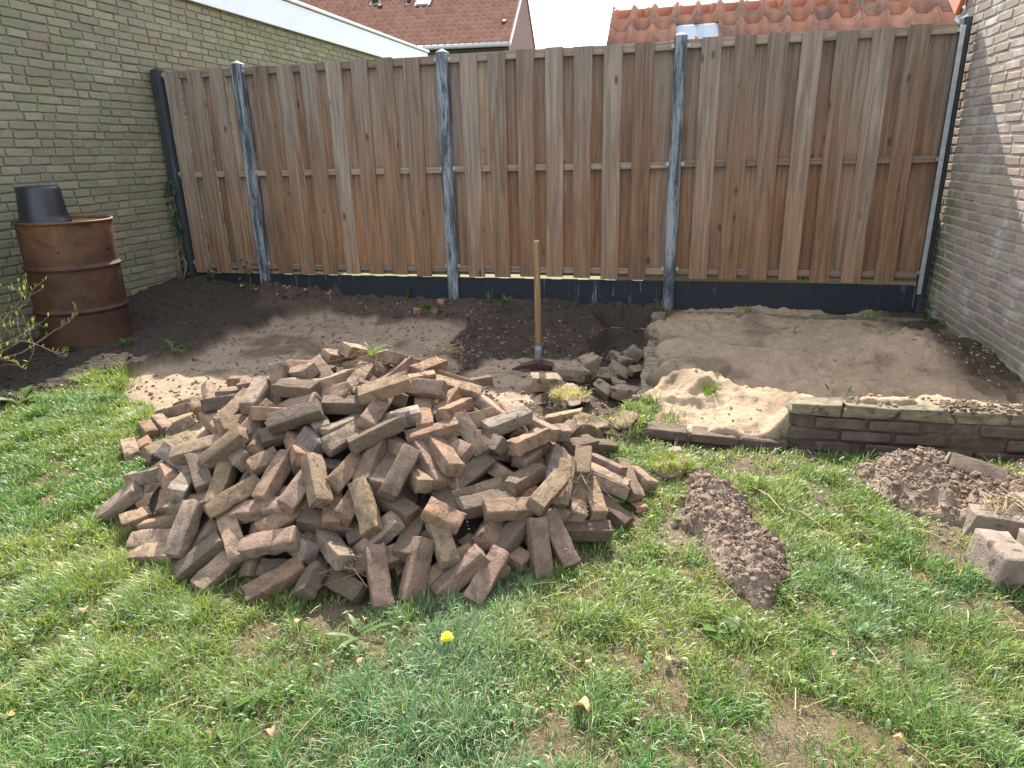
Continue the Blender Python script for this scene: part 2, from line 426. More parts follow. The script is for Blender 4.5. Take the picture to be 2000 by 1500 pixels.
M['root'] = m_plain('root_fibre', (0.20, 0.15, 0.09), 0.9, 0.1, 0, 0.3, 60)
M['straw'] = m_plain('straw', (0.42, 0.33, 0.18), 0.8, 0.2, 0, 0.3, 60)
def m_rust():
    t = NT('rusty_steel'); v = t.coord('Object'); z = t.sep(v)[2]
    n = t.noise(v, 5, 6, 0.65, 0.4); f = t.noise(v, 60, 4, 0.7)
    c = t.mix(t.ramp(n, 0.3, 0.7), (0.045, 0.026, 0.020), (0.13, 0.06, 0.032))
    c = t.mix(t.math('MULTIPLY', t.ramp(z, 0.58, 0.80), t.math('MULTIPLY', t.ramp(n, 0.38, 0.66), 0.7)), c, (0.22, 0.11, 0.045))  # rust turned orange towards the top, sunlight on the upper third painted in
    c = t.mix(t.ramp(f, 0.35, 0.75), t.mix(0.6, c, (0.6, 0.55, 0.5), 'MULTIPLY'), c)
    t.bump(f, 0.25, 0.003); return t.done(c, 0.62, 0.35, 0.1)
M['rust'] = m_rust()
M['rusttop'] = m_plain('rust_lid', (0.30, 0.13, 0.045), 0.7, 0.3, 0.1, 0.3, 12, 0.2)
M['hole'] = m_plain('hole_dark', (0.006, 0.005, 0.005), 0.9, 0.05)
M['plastic'] = m_plain('black_plastic', (0.018, 0.021, 0.025), 0.38, 0.5, 0, 0.15, 10)
M['iron'] = m_plain('forged_iron', (0.09, 0.052, 0.042), 0.65, 0.35, 0.3, 0.35, 30, 0.3)
M['tape'] = m_plain('duct_tape', (0.22, 0.235, 0.25), 0.35, 0.5, 0.3, 0.3, 40, 0.5)
def m_rubble(name, a, b):
    t = NT(name); v = t.offset(); n = t.noise(v, 14, 6, 0.65); f = t.noise(v, 90, 3)
    c = t.mix(t.ramp(n, 0.3, 0.7), a, b); c = t.mix(t.ramp(t.noise(v, 25, 4), 0.56, 0.66), c, (0.09, 0.072, 0.055))
    t.bump(t.math('ADD', n, f), 0.5, 0.006); return t.done(c, 0.92, 0.15)
M['rubble'] = m_rubble('rubble_stone', (0.17, 0.125, 0.085), (0.33, 0.255, 0.18))
M['kerb'] = m_rubble('mossy_stone', (0.115, 0.105, 0.065), (0.24, 0.21, 0.15))
M['lowbrick'] = m_rubble('foundation_brick', (0.075, 0.055, 0.042), (0.16, 0.12, 0.09))
M['lowtop'] = m_rubble('foundation_top_brick', (0.12, 0.105, 0.062), (0.25, 0.215, 0.145))
M['block'] = m_rubble('grey_block', (0.18, 0.14, 0.11), (0.28, 0.225, 0.18))
M['redstone'] = m_plain('red_stone', (0.36, 0.19, 0.13), 0.9, 0.15, 0, 0.3, 30)
#PART2
# ------------------------------------------------------------------ the ground
D = 5.889            # fence line
X0, X1, Y0, Y1, ST = -5.0, 2.1, 0.2, 6.04, 0.0135
gx = np.arange(X0, X1, ST); gy = np.arange(Y0, Y1, ST)
GX, GY = np.meshgrid(gx, gy)
def blur(a, n):
    for _ in range(n):
        b = np.pad(a, 1, mode='edge')
        a = (b[:-2, 1:-1]+b[2:, 1:-1]+b[1:-1, :-2]+b[1:-1, 2:]+2*a)/6
    return a
_wx = GX+(fbm(GX, GY, 5, 4, 3)-0.5)*0.22; _wy = GY+(fbm(GX, GY, 5, 4, 9)-0.5)*0.22
def zone(px, n=3, z=0.0, warp=True):
    P = np.array([G(a, b, z)[:2] for a, b in px])
    m = inpoly(_wx if warp else GX, _wy if warp else GY, P).astype(float)
    return blur(m, n)
Z = (fbm(GX, GY, 1.5, 4, 1)-0.5)*0.05 + (fbm(GX, GY, 14, 3, 5)-0.5)*0.022
soilL = zone([(-500, 880), (-500, 500), (200, 480), (345, 500), (560, 540), (700, 575), (640, 600), (520, 625), (420, 662), (350, 697), (250, 722), (180, 737), (100, 764), (0, 805)], 3)
pit = zone([(250, 722), (350, 697), (430, 655), (540, 617), (660, 604), (900, 610), (1200, 640), (1270, 690), (1200, 800), (1180, 870), (900, 900), (400, 860), (300, 790), (225, 770)], 4)
strip = zone([(500, 620), (540, 540), (1300, 560), (1290, 622), (1180, 640), (930, 630), (760, 622), (640, 606)], 4)
dark2 = zone([(880, 695), (905, 640), (960, 610), (1280, 600), (1275, 700), (1200, 720), (1120, 690), (1060, 690), (960, 690), (900, 720)], 4)
trench = zone([(1180, 622), (1268, 622), (1275, 700), (1265, 800), (1190, 800), (1130, 740), (1165, 690)], 10, -0.05)
rootsoil = zone([(1010, 790), (1100, 765), (1250, 800), (1260, 850), (1180, 870), (1060, 850)], 4)
sandbed = zone([(1278, 640), (1360, 600), (2300, 620), (2300, 900), (1540, 872), (1245, 846), (1290, 760)], 3)
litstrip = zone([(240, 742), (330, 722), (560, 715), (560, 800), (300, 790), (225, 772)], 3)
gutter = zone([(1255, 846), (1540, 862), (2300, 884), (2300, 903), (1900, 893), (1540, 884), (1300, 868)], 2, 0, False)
bare = np.zeros_like(Z)
for P in ([(1180, 860), (1320, 868), (1660, 890), (1650, 920), (1480, 930), (1330, 900), (1200, 890)],
          [(1290, 1000), (1350, 960), (1400, 1000), (1360, 1060), (1320, 1080)], [(1560, 960), (1640, 960), (1620, 1010), (1570, 1000)],
          [(1640, 870), (2300, 880), (2300, 1000), (2000, 1010), (1950, 1110), (1850, 1090), (1740, 1010), (1650, 930)],
          [(1310, 1260), (1440, 1260), (1480, 1310), (1330, 1320)], [(1420, 1400), (1560, 1390), (1680, 1500), (1450, 1500)],
          [(540, 1190), (690, 1170), (700, 1215), (560, 1225)], [(200, 765), (420, 755), (420, 790), (230, 800)], [(90, 1240), (190, 1205), (210, 1245), (100, 1265)],
          [(520, 1430), (640, 1430), (640, 1500), (520, 1480)], [(1790, 1270), (1870, 1290), (1850, 1340)]):
    bare = np.maximum(bare, zone(P, 6)*(0.55 if P[0][1] > 1150 or P[0][0] < 900 else 1.0))
soil_any = np.maximum.reduce([soilL, strip, dark2, rootsoil])
notlawn = np.maximum.reduce([soilL, pit, strip, dark2, trench, sandbed, gutter, rootsoil, bare*0.8])
_ps = np.sqrt(((GX+1.228)/1.08)**2+np.where(GY < 2.456, (GY-2.456)/0.80, (GY-2.456)/0.45)**2)
lawn = np.clip(1-notlawn, 0, 1)*(GX > -4.7)*np.clip((_ps-0.86)*8, 0, 1)
# heights
rough = (fbm(GX, GY, 9, 6, 21, 0.72)-0.5)
Z += soilL*(0.045+0.17*np.clip((GY-4.1)/1.6, 0, 1)*np.clip((-3.3-GX)/1.2, 0, 1)) + soilL*rough*0.10
Z += pit*(-0.045+(fbm(GX, GY, 6, 4, 31)-0.5)*0.03)
Z += strip*(0.05+rough*0.10) + dark2*rough*0.10 + rootsoil*(0.04+rough*0.14)
Z += -0.17*trench*(0.8+rough)*np.clip(0.55+(GY-4.0)*0.6, 0.45, 1)
Z += sandbed*(0.025+(fbm(GX, GY, 4, 6, 41, 0.6)-0.5)*0.13)
hp = G(1790, 705); Z += sandbed*0.15*np.exp(-(((GX-hp[0])/0.42)**2+((GY-hp[1])/0.34)**2))*(1+0.5*rough)
for (a, b, w, dz) in ((1460, 712, 0.10, -0.09), (1500, 765, 0.11, -0.10), (1400, 770, 0.2, 0.06), (1600, 660, 0.2, 0.04), (1340, 770, 0.16, 0.07)):
    q = G(a, b); Z += sandbed*dz*np.exp(-(((GX-q[0])/w)**2+((GY-q[1])/w)**2))
fr = sandbed*np.clip((3.75-GY)/0.5, 0, 1)*np.clip((GX-0.45)/0.15, 0, 1); Z += fr*0.15
Z -= gutter*0.10
Z += (sandbed+pit*0.7)*((fbm(GX, GY, 28, 4, 61, 0.65)-0.5)*0.022)
_fr = random.Random(31)
for _ in range(34):   # footprints and spade marks
    if _ < 20: fx, fy = _fr.uniform(-0.05, 1.75), _fr.uniform(3.4, 5.4)
    else: fx, fy = _fr.uniform(-3.0, -0.5), _fr.uniform(3.5, 5.0)
    an = _fr.uniform(0, 3.14); ca, sa = math.cos(an), math.sin(an); q1 = (GX-fx)*ca+(GY-fy)*sa; q2 = -(GX-fx)*sa+(GY-fy)*ca
    rr_ = (q1/0.13)**2+(q2/0.05)**2
    Z += np.maximum(sandbed, pit*0.7)*_fr.uniform(0.010, 0.024)*(0.55*np.exp(-(rr_-1.5)**2*1.4)-np.exp(-rr_**2))
Z += bare*(rough*0.03)
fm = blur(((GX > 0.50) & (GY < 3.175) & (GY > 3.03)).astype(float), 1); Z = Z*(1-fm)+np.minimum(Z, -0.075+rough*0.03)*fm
Z += lawn*(fbm(GX, GY, 7, 3, 77)-0.5)*0.02
def lerp(c, col, m):
    return c*(1-m[..., None])+np.array(col)*m[..., None]
gc = np.zeros(GX.shape+(3,)); gc[:] = (0.20, 0.16, 0.09)
gc = lerp(gc, (0.24, 0.185, 0.135), bare)
gc = lerp(gc, (0.53, 0.40, 0.285), pit)
gc = lerp(gc, (0.49, 0.375, 0.26), np.maximum(litstrip*(1-soilL), 0))  # sunlit strip painted darker than the shaded pit sand, offsetting the sun
gc = lerp(gc, (0.098, 0.078, 0.062), soilL)
gc = lerp(gc, (0.145, 0.108, 0.082), strip)
gc = lerp(gc, (0.105, 0.082, 0.065), np.clip(dark2*1.0+trench, 0, 1))
gc = lerp(gc, (0.17, 0.125, 0.09), rootsoil)
sv = fbm(GX, GY, 3.5, 5, 55)
gc = lerp(gc, (0.58, 0.445, 0.305), sandbed)
gc = lerp(gc, (0.30, 0.225, 0.16), sandbed*np.clip((sv-0.60)*9, 0, 1)*0.7)
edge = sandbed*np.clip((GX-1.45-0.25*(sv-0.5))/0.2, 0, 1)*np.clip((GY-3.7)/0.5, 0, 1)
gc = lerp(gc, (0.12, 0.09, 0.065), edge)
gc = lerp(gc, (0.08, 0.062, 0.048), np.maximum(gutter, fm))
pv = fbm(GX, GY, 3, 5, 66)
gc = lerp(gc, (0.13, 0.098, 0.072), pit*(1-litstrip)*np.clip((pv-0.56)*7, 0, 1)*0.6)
ny, nx = GX.shape
idx = np.arange(ny*nx).reshape(ny, nx)
quads = np.stack([idx[:-1, :-1], idx[:-1, 1:], idx[1:, 1:], idx[1:, :-1]], -1).reshape(-1, 4)
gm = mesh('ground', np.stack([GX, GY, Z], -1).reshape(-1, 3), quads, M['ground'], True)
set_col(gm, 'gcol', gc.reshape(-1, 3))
ground = tag(obj('ground', gm), kind='structure')
tp = mesh('terrain', [(-400, -400, -0.5), (400, -400, -0.5), (400, 600, -0.5), (-400, 600, -0.5)], [(0, 1, 2, 3)], M['grassfar'])
tag(obj('terrain', tp), kind='structure')
tp = mesh('neighbour_lawn', [(-40, 6.0, -0.01), (40, 6.0, -0.01), (60, 80, -0.01), (-60, 80, -0.01)], [(0, 1, 2, 3)], M['grassfar'])
tag(obj('neighbour_lawn', tp), kind='structure')
tp = mesh('lawn_ground', [(-5, -8, -0.02), (6, -8, -0.02), (6, 0.22, -0.02), (-5, 0.22, -0.02)], [(0, 1, 2, 3)], M['grassfar'])
tag(obj('lawn_ground', tp), kind='structure')
def gz(x, y, arr=Z):
    x = np.asarray(x, float); y = np.asarray(y, float)
    u = np.clip((x-X0)/ST, 0, nx-2); v = np.clip((y-Y0)/ST, 0, ny-2)
    i = u.astype(int); j = v.astype(int); fu = u-i; fv = v-j
    return (arr[j, i]*(1-fu)+arr[j, i+1]*fu)*(1-fv)+(arr[j+1, i]*(1-fu)+arr[j+1, i+1]*fu)*fv
def onG(px, py):
    p = G(px, py, 0.0)
    for _ in range(4): p = G(px, py, float(gz(p[0], p[1])))
    return Vector(p.tolist())

# ------------------------------------------------------------------ lawn blades
def blades(px, py, pz, L, W, ang, lean, cols, name, seg=(0.0, 0.4, 0.75)):
    n = len(px); dx, dy = np.cos(ang), np.sin(ang); sx, sy = -dy, dx
    V = np.zeros((n, 7, 3), np.float32)
    for k, tt in enumerate(list(seg)+[1.0]):
        out = lean*L*tt**1.7; up = L*tt*np.sqrt(np.clip(1-(lean*tt**0.7)**2*0.8, 0.05, 1))
        cx = px+dx*out; cy = py+dy*out; cz = pz+up
        if k < 3:
            w = W*(1-0.25*k)*0.5
            V[:, 2*k, 0] = cx-sx*w; V[:, 2*k, 1] = cy-sy*w; V[:, 2*k, 2] = cz
            V[:, 2*k+1, 0] = cx+sx*w; V[:, 2*k+1, 1] = cy+sy*w; V[:, 2*k+1, 2] = cz
        else:
            V[:, 6, 0] = cx; V[:, 6, 1] = cy; V[:, 6, 2] = cz
    T = np.array([(0, 1, 3), (0, 3, 2), (2, 3, 5), (2, 5, 4), (4, 5, 6)])
    F = (np.arange(n)*7)[:, None, None]+T[None]
    me = mesh(name, V.reshape(-1, 3), F.reshape(-1, 3), M['grass'], True)
    set_col(me, 'bcol', np.repeat(cols, 7, axis=0))
    return me
def frustum(x, y, margin=0.12):
    d = np.stack([x, y, np.zeros_like(x)], -1)-CAM
    w = d@CW; u = (d@CR)/w*FPX; v = -(d@CU)/w*FPX
    return (w > 0.2) & (np.abs(u) < 1000*(1+margin)) & (v < 750*(1+margin)) & (v > -760)
NB = 370000
cx_ = rng.uniform(-4.6, 2.1, NB*4); cy_ = rng.uniform(0.65, 3.6, NB*4)
k = frustum(cx_, cy_, 0.2); cx_, cy_ = cx_[k], cy_[k]
tuft = fbm(cx_, cy_, 9.0, 4, 101, 0.65); thin = fbm(cx_, cy_, 2.2, 3, 111)
den = gz(cx_, cy_, lawn)*np.clip(0.22+1.6*(tuft-0.34)+1.0*(thin-0.42), 0.06, 1)
k = rng.random(len(cx_)) < den
cx_, cy_, tuft, thin = cx_[k][:NB], cy_[k][:NB], tuft[k][:NB], thin[k][:NB]
n = len(cx_)
dist = np.hypot(cx_, cy_)
ang = (fbm(cx_, cy_, 4.0, 2, 121)*4*math.pi) + rng.normal(0, 1.7, n)
L = (0.016+0.026*np.clip(tuft-0.33, 0, 1)*2.0)*rng.uniform(0.45, 1.8, n)*np.clip(0.65+thin, 0.6, 1.3)
lean = np.clip(rng.normal(0.70, 0.25, n), 0.1, 0.98)
W = rng.uniform(0.0018, 0.0040, n)*np.clip(dist/2.0, 0.85, 1.5)
hue = np.clip(fbm(cx_, cy_, 2.4, 4, 131)+rng.normal(0, 0.13, n), 0, 1)
g1 = np.array([0.095, 0.225, 0.045]); g2 = np.array([0.28, 0.335, 0.07]); g3 = np.array([0.155, 0.265, 0.15])
cols = g1+(g2-g1)*np.clip((hue-0.3)*2.0, 0, 1)[:, None]
bl = np.clip((fbm(cx_, cy_, 1.7, 3, 141)-0.5)*4+(1.7-cy_)*0.4, 0, 1)[:, None]*0.7
cols = cols*(1-bl)+g3*bl
st = rng.random(n) < (0.12+0.5*np.clip(0.52-tuft, 0, 1))
cols[st] = np.array([0.46, 0.38, 0.19])*rng.uniform(0.6, 1.1, (st.sum(), 1))
pl = rng.random(n) < 0.09; cols[pl] = np.array([0.36, 0.42, 0.29])  # pale blades stand in for the white sheen of sunlit grass
cols *= rng.uniform(0.45, 1.4, (n, 1))
gme = blades(cx_, cy_, gz(cx_, cy_)-0.004, L, W, ang, lean, cols, 'lawn_grass')
k = rng.random(n) < 0.02
k &= fbm(cx_, cy_, 3.0, 3, 171) > 0.5
cme = blades(cx_[k], cy_[k], gz(cx_[k], cy_[k])+rng.uniform(0.004, 0.018, k.sum()), rng.uniform(0.014, 0.03, k.sum()), rng.uniform(0.008, 0.015, k.sum()), rng.uniform(0, 6.28, k.sum()),
             np.clip(rng.normal(0.9, 0.08, k.sum()), 0.5, 0.98), np.array([[0.20, 0.30, 0.13]])*rng.uniform(0.7, 1.25, (k.sum(), 1)), 'lawn_clover')
tag(obj('lawn_clover', cme), 'small broad clover leaves mixed into the lawn', 'clover', kind='stuff')
tag(obj('lawn_grass', gme), 'short patchy green lawn grass covering the garden ground', 'grass', kind='stuff')

def tuft_obj(name, p, n, L0, R, label, cat='grass tuft', group=None, c1=(0.07, 0.16, 0.03), c2=(0.2, 0.24, 0.05)):
    a = rng.uniform(0, 2*math.pi, n); r = R*np.sqrt(rng.random(n))
    c = np.array(c1)+(np.array(c2)-np.array(c1))*rng.random((n, 1))
    x = r*np.cos(a); y = r*np.sin(a)
    z = gz(x+p[0], y+p[1])-p[2]-0.003
    z = np.where(np.abs(z) > 0.06, 0, z)
    me = blades(x, y, z, L0*rng.uniform(0.5, 1.2, n), rng.uniform(0.003, 0.005, n), a+rng.normal(0, 0.6, n),
                np.clip(rng.normal(0.55, 0.2, n), 0.1, 0.95), c, name)
    return tag(obj(name, me, None, p), label, cat, group)

# ------------------------------------------------------------------ loose lumps of soil
_ico = bmesh.new(); bmesh.ops.create_icosphere(_ico, subdivisions=1, radius=1.0)
ICV = np.array([v.co[:] for v in _ico.verts]); ICF = np.array([[v.index for v in f.verts] for f in _ico.faces]); _ico.free()
def lumps(name, P, S, mat, squash=0.7):
    n = len(P)
    V = ICV[None]*(1+rng.uniform(-0.5, 0.4, (n, len(ICV), 1)))*S[:, None, None]
    V[..., 2] *= squash
    a = rng.uniform(0, 6.28, n); ca, sa = np.cos(a)[:, None], np.sin(a)[:, None]
    X = V[..., 0]*ca-V[..., 1]*sa*0.8; Yv = V[..., 0]*sa+V[..., 1]*ca*0.8
    V = np.stack([X, Yv, V[..., 2]], -1)+P[:, None, :]
    F = (np.arange(n)*len(ICV))[:, None, None]+ICF[None]
    return mesh(name, V.reshape(-1, 3), F.reshape(-1, 3), mat, False)
def scatter(mask, n, lo, hi, name, mat, label, pw=3.0):
    x = rng.uniform(X0, X1, n*30); y = rng.uniform(0.7, Y1, n*30)
    k = (rng.random(len(x)) < gz(x, y, mask)) & frustum(x, y, 0.15); x, y = x[k][:n], y[k][:n]
    s = lo+(hi-lo)*rng.random(len(x))**pw
    me = lumps(name, np.stack([x, y, gz(x, y)+s*0.15], -1), s, mat)
    return tag(obj(name, me), label, 'soil', kind='stuff')
scatter(np.clip(soil_any-rootsoil, 0, 1), 4200, 0.003, 0.020, 'soil_clods', M['darksoil'], 'dark crumbs of soil scattered over the dug beds')
mring = np.maximum(zone([(1300, 900), (1400, 890), (1600, 1060), (1580, 1190), (1480, 1220), (1380, 1150), (1300, 1010)], 40), zone([(1620, 900), (1800, 840), (2100, 920), (2100, 1100), (1880, 1080), (1700, 1000)], 40))
scatter(np.clip(rootsoil+bare*0.25+pit*0.30+mring*0.45, 0, 1), 5200, 0.003, 0.018, 'earth_crumbs', M['soil'], 'brown crumbs of earth on bare trampled ground')
scatter(sandbed*np.clip(0.25+1.2*np.exp(-(((GX-hp[0])/0.5)**2+((GY-hp[1])/0.4)**2)), 0, 1), 1100, 0.0025, 0.013, 'sand_lumps', M['sandclod'], 'lumps of sand on the sand bed by the low wall')

# ------------------------------------------------------------------ fence
bm_var = []
for i in range(5):
    w, t_, h = 0.142, 0.017, 1.80
    nz = 8; zs = np.linspace(0, h, nz)
    off = np.cumsum(rng.normal(0, 0.0019, nz)); off -= off.mean()
    V = []
    for kz, z in enumerate(zs):
        wv = w*0.5+rng.normal(0, 0.0008)
        b = 0.0025
        for (x, y) in ((-wv, -t_/2+b), (-wv+b, -t_/2), (wv-b, -t_/2), (wv, -t_/2+b), (wv, t_/2), (-wv, t_/2)):
            V.append((x+off[kz], y, z))
    F = []
    for kz in range(nz-1):
        for q in range(6):
            q2 = (q+1) % 6; F.append((kz*6+q, kz*6+q2, (kz+1)*6+q2, (kz+1)*6+q))
    F.append((5, 4, 3, 2, 1, 0)); F.append(tuple((nz-1)*6+q for q in range(6)))
    nw = len(F)
    for z in (1.762, 0.905, 0.055):
        for x in (-0.045, 0.043):
            b0 = len(V); xx = x+random.uniform(-0.008, 0.008); zz = z+random.uniform(-0.012, 0.012)
            V += [(xx+0.0032*math.cos(k*math.pi/3), -t_/2-0.0008, zz+0.0032*math.sin(k*math.pi/3)) for k in range(6)]
            F.append(tuple(range(b0, b0+6)))
    me = mesh('board', V, F, M['board']); me.materials.append(M['iron'])
    for pf in list(me.polygons)[nw:]: pf.material_index = 1
    bm_var.append(me)
S = 1.893; XP = [-4.682, -3.859, -3.859+S, -3.859+2*S, -3.859+3*S+0.016]
ZB = 0.262
rail_cache = {}
def fence_panel(xa, xb, firsts, label, zoff=0.0):
    root = empty('fence_panel', ((xa+xb)/2, D, ZB+zoff), label, 'fence panel', 'timber fence panels between the concrete posts')
    cx = (xa+xb)/2
    for x in firsts:
        obj('board', random.choice(bm_var), root, (x-cx, -0.034, random.uniform(-0.012, 0.004)), (0, random.uniform(-0.002, 0.002), math.pi*0))
    bx = [x-0.1165 for x in firsts]+[firsts[-1]+0.1165]
    for x in bx:
        wl_ = max(xa+0.046, x-0.071); wr = min(xb-0.046, x+0.071)
        if x == bx[-1]: wr = xb-0.044 if xb < 1.5 else xb-0.012
        if x == bx[0]: wl_ = xa+0.044
        o = obj('board', random.choice(bm_var), root, ((wl_+wr)/2-cx, 0.032, random.uniform(-0.004, 0.008)), (0, random.uniform(-0.002, 0.002), 0))
        o.scale = ((wr-wl_)/0.142, 1, random.uniform(0.993, 1.0))
    wd = xb-xa-0.094
    for z, hgt in ((1.765, 0.062), (0.905, 0.050), (0.055, 0.048)):
        key = (round(wd, 3), hgt)
        if key not in rail_cache: rail_cache[key] = MB().box(wd, 0.040, hgt, b=0.003).mesh('rail', M['rail'])
        obj('rail', rail_cache[key], root, (0, -0.002, z))
    return root
def firsts(xa, xb, n, off=0.226):
    return [xa+off+0.233*i for i in range(n)]
fence_panel(XP[0], XP[1], [XP[0]+0.15+0.233*i for i in range(3)], 'narrow brown timber fence panel beside the greenish brick wall with ivy')
fence_panel(XP[1], XP[2], firsts(XP[1], XP[2], 7), 'brown timber fence panel behind the dark soil, next to the narrow panel')
fence_panel(XP[2], XP[3], firsts(XP[2], XP[3], 7), 'brown timber fence panel behind the upright mattock handle', 0.006)
fence_panel(XP[3], XP[4], firsts(XP[3], XP[4], 7), 'brown timber fence panel behind the sand bed, ending at the right brick wall', 0.012)
def post(x, ztop, mat, label, wdt=0.092, strip_=False):
    root = empty('concrete_post', (x, D, 0), label, 'fence post', 'concrete posts of the fence')
    b = MB(); c = 0.016; h = wdt/2; y0, y1 = -0.072, 0.035
    ring = [(-h+c, y0), (h-c, y0), (h, y0+c), (h, y1), (-h, y1), (-h, y0+c)]
    zs = (-0.3, ztop-0.028)
    V = [(p[0], p[1], z) for z in zs for p in ring]+[(0, (y0+y1)/2, ztop)]
    F = [(q, (q+1) % 6, 6+(q+1) % 6, 6+q) for q in range(6)]+[(6+q, 6+(q+1) % 6, 12) for q in range(6)]
    b.add(V, F); obj('shaft', b.mesh('shaft', mat), root)
    me = MB().box(0.026, 0.004, 0.030, (0, 0, 0), 0.001).mesh('bracket', M['bracket'])
    for z in (2.0, 1.15, 0.32):
        for s in (-1, 1):
            if (x < -4.5 and s < 0) or (x > 1.7 and s > 0): continue
            obj('bracket', me, root, (s*(h+0.011), -0.028, z+0.03))
    if strip_:
        sm = MB().box(0.030, 0.02, 1.86, (-h-0.008, -0.0835, 1.12), 0.002).mesh('edge_strip', M['zinc'])
        obj('edge_strip', sm, root)
        wr_ = MB()
        for z in (0.78, 0.62, 1.45):
            wr_.tube([(-h-0.03, -0.083, z), (h+0.005, -0.080, z+0.004), (h+0.03, -0.05, z+0.012)], 0.002, 5)
        obj('wire_tie', wr_.mesh('wire_tie', M['postdark']), root)
    return root
post(XP[0], 2.10, M['postdark'], 'dark grey concrete fence post against the greenish brick wall, ivy climbing it')
post(XP[1], 2.115, M['post'], 'grey weathered concrete fence post between the narrow panel and the next')
post(XP[2], 2.11, M['post'], 'grey weathered concrete fence post with leafy weeds at its foot')
post(XP[3], 2.125, M['post'], 'pale streaked concrete fence post in front of the pantile roof skylight')
post(XP[4], 2.13, M['postdark'], 'dark concrete fence post with pale metal strip against the right brick wall', 0.052, True)
for i, lb in enumerate(('short dark concrete base plate under the narrow fence panel', 'dark concrete base plate behind the low ridge of dark soil',
                        'dark concrete base plate behind the mattock handle with white streaks', 'dark concrete base plate behind the kerb of the sand bed')):
    w = XP[i+1]-XP[i]-0.092
    me = MB().box(w, 0.036, 0.47, (0, 0, 0), 0.003).mesh('base_plate', M['plate'])
    tag(obj('base_plate', me, None, ((XP[i]+XP[i+1])/2, D-0.004, 0.010)), lb, 'base plate', 'concrete base plates of the fence')

# ------------------------------------------------------------------ brick walls, bricks one by one
def wall_layout(y0, y1, z0, z1, ch, lens, seed):
    r = random.Random(seed); out = []; row = 0; z = z0
    while z < z1:
        y = y0-r.uniform(0, 0.2)
        while y < y1:
            l = r.choice(lens)*r.uniform(0.97, 1.03)
            if y+l > y1: l = y1-y
            if l > 0.04: out.append((y+l/2, z+ch/2, l-0.013, ch))
            y += l
        z += ch; row += 1
    return out
def irregular(L_, h, d, b, seed, amt):
    r = np.random.default_rng(seed); v = chv(d, L_, h, b)
    return v+r.normal(0, amt, v.shape)*np.array([0.5, 1, 1])
def make_wall(root, side, xface, lay, mat_o, mat_s, bh, amt, jut, vis):
    """300 bricks that show largest as parts, the others joined"""
    dist = []
    for i, (y, z, l, ch) in enumerate(lay):
        p = np.array([xface, y, z]); d = p-CAM; w = d@CW
        u = (d@CR)/w*FPX; v = -(d@CU)/w*FPX
        ok = w > 0 and abs(u) < 1010 and abs(v) < 760 and vis(y, z)
        dist.append((0 if ok else 1, np.linalg.norm(d)/max(l, 0.05), i))
    order = [t[2] for t in sorted(dist)]
    big = set(order[:300])
    var = [mesh('brick', irregular(0.2, bh, 0.10, 0.005, 50+i, amt), CHF, mat_o) for i in range(8)]
    V, F, A = [], [], []; n0 = 0
    r = random.Random(5)
    for i, (y, z, l, ch) in enumerate(lay):
        x = xface-side*(0.055-r.uniform(0, jut)); rx = r.uniform(-0.006, 0.006)
        if i in big:
            o = obj('brick', var[r.randrange(8)], root, (x-root.location.x, y-root.location.y, z-root.location.z), (rx, 0, r.uniform(-0.015, 0.015)*1))
            o.scale = (1, l/0.2, r.uniform(0.95, 1.04))
        else:
            v = irregular(l, bh, 0.10, 0.004, i, amt)+np.array([x, y, z])-np.array(root.location)
            V.append(v); F.append(CHF+n0); A.append(np.full(len(v), r.random())); n0 += len(v)
    me = mesh('brickwork', np.concatenate(V), np.concatenate(F), mat_s)
    a = me.attributes.new('rnd', 'FLOAT', 'POINT'); a.data.foreach_set('value', np.concatenate(A).astype(np.float32))
    tag(obj('brickwork', me, root), kind='stuff')
XL, XR = -4.75, 1.885
garage = empty('garage', (XL, 6.0, 0), 'greenish yellow brick garage wall with white fascia beside the rusty drum', 'garage')
GZ = 2.75
obj('mortar', MB().box(0.25, 11.9, 3.1, (-0.140, 1.2, 1.2), 0.002).mesh('mortar', M['lmortar']), garage)
lay = wall_layout(1.3, 13.1, -0.1, GZ, 0.0630, [0.222, 0.222, 0.222, 0.165, 0.112, 0.20], 3)
make_wall(garage, 1, XL, lay, M['lbrick'], M['lbrick_s'], 0.0510, 0.0026, 0.008, lambda y, z: y < D or z > 1.9)
obj('fascia', MB().box(0.03, 12.0, 0.30, (0.035, 1.2, GZ+0.155), 0.003).mesh('fascia', M['white']), garage)
obj('soffit', MB().box(0.10, 11.95, 0.02, (-0.03, 1.2, GZ+0.012), 0.002).mesh('soffit', M['darkline']), garage)
obj('roof_trim', MB().box(0.10, 12.05, 0.035, (0.03, 1.2, GZ+0.335), 0.004).mesh('roof_trim', M['white']), garage)
obj('trim_shadow_strip', MB().box(0.03, 12.0, 0.012, (0.03, 1.2, GZ+0.311), 0.001).mesh('trim_shadow_strip', M['darkline']), garage)  # dark strip standing in for the shadow gap below the trim
obj('roof', MB().box(5.0, 12.0, 0.28, (-2.52, 1.2, GZ+0.16), 0.003).mesh('roof', M['darkline']), garage)
obj('end_wall', MB().box(4.7, 0.2, 2.9, (-2.6, 6.95, 1.3), 0.003).mesh('end_wall', M['lmortar']), garage)

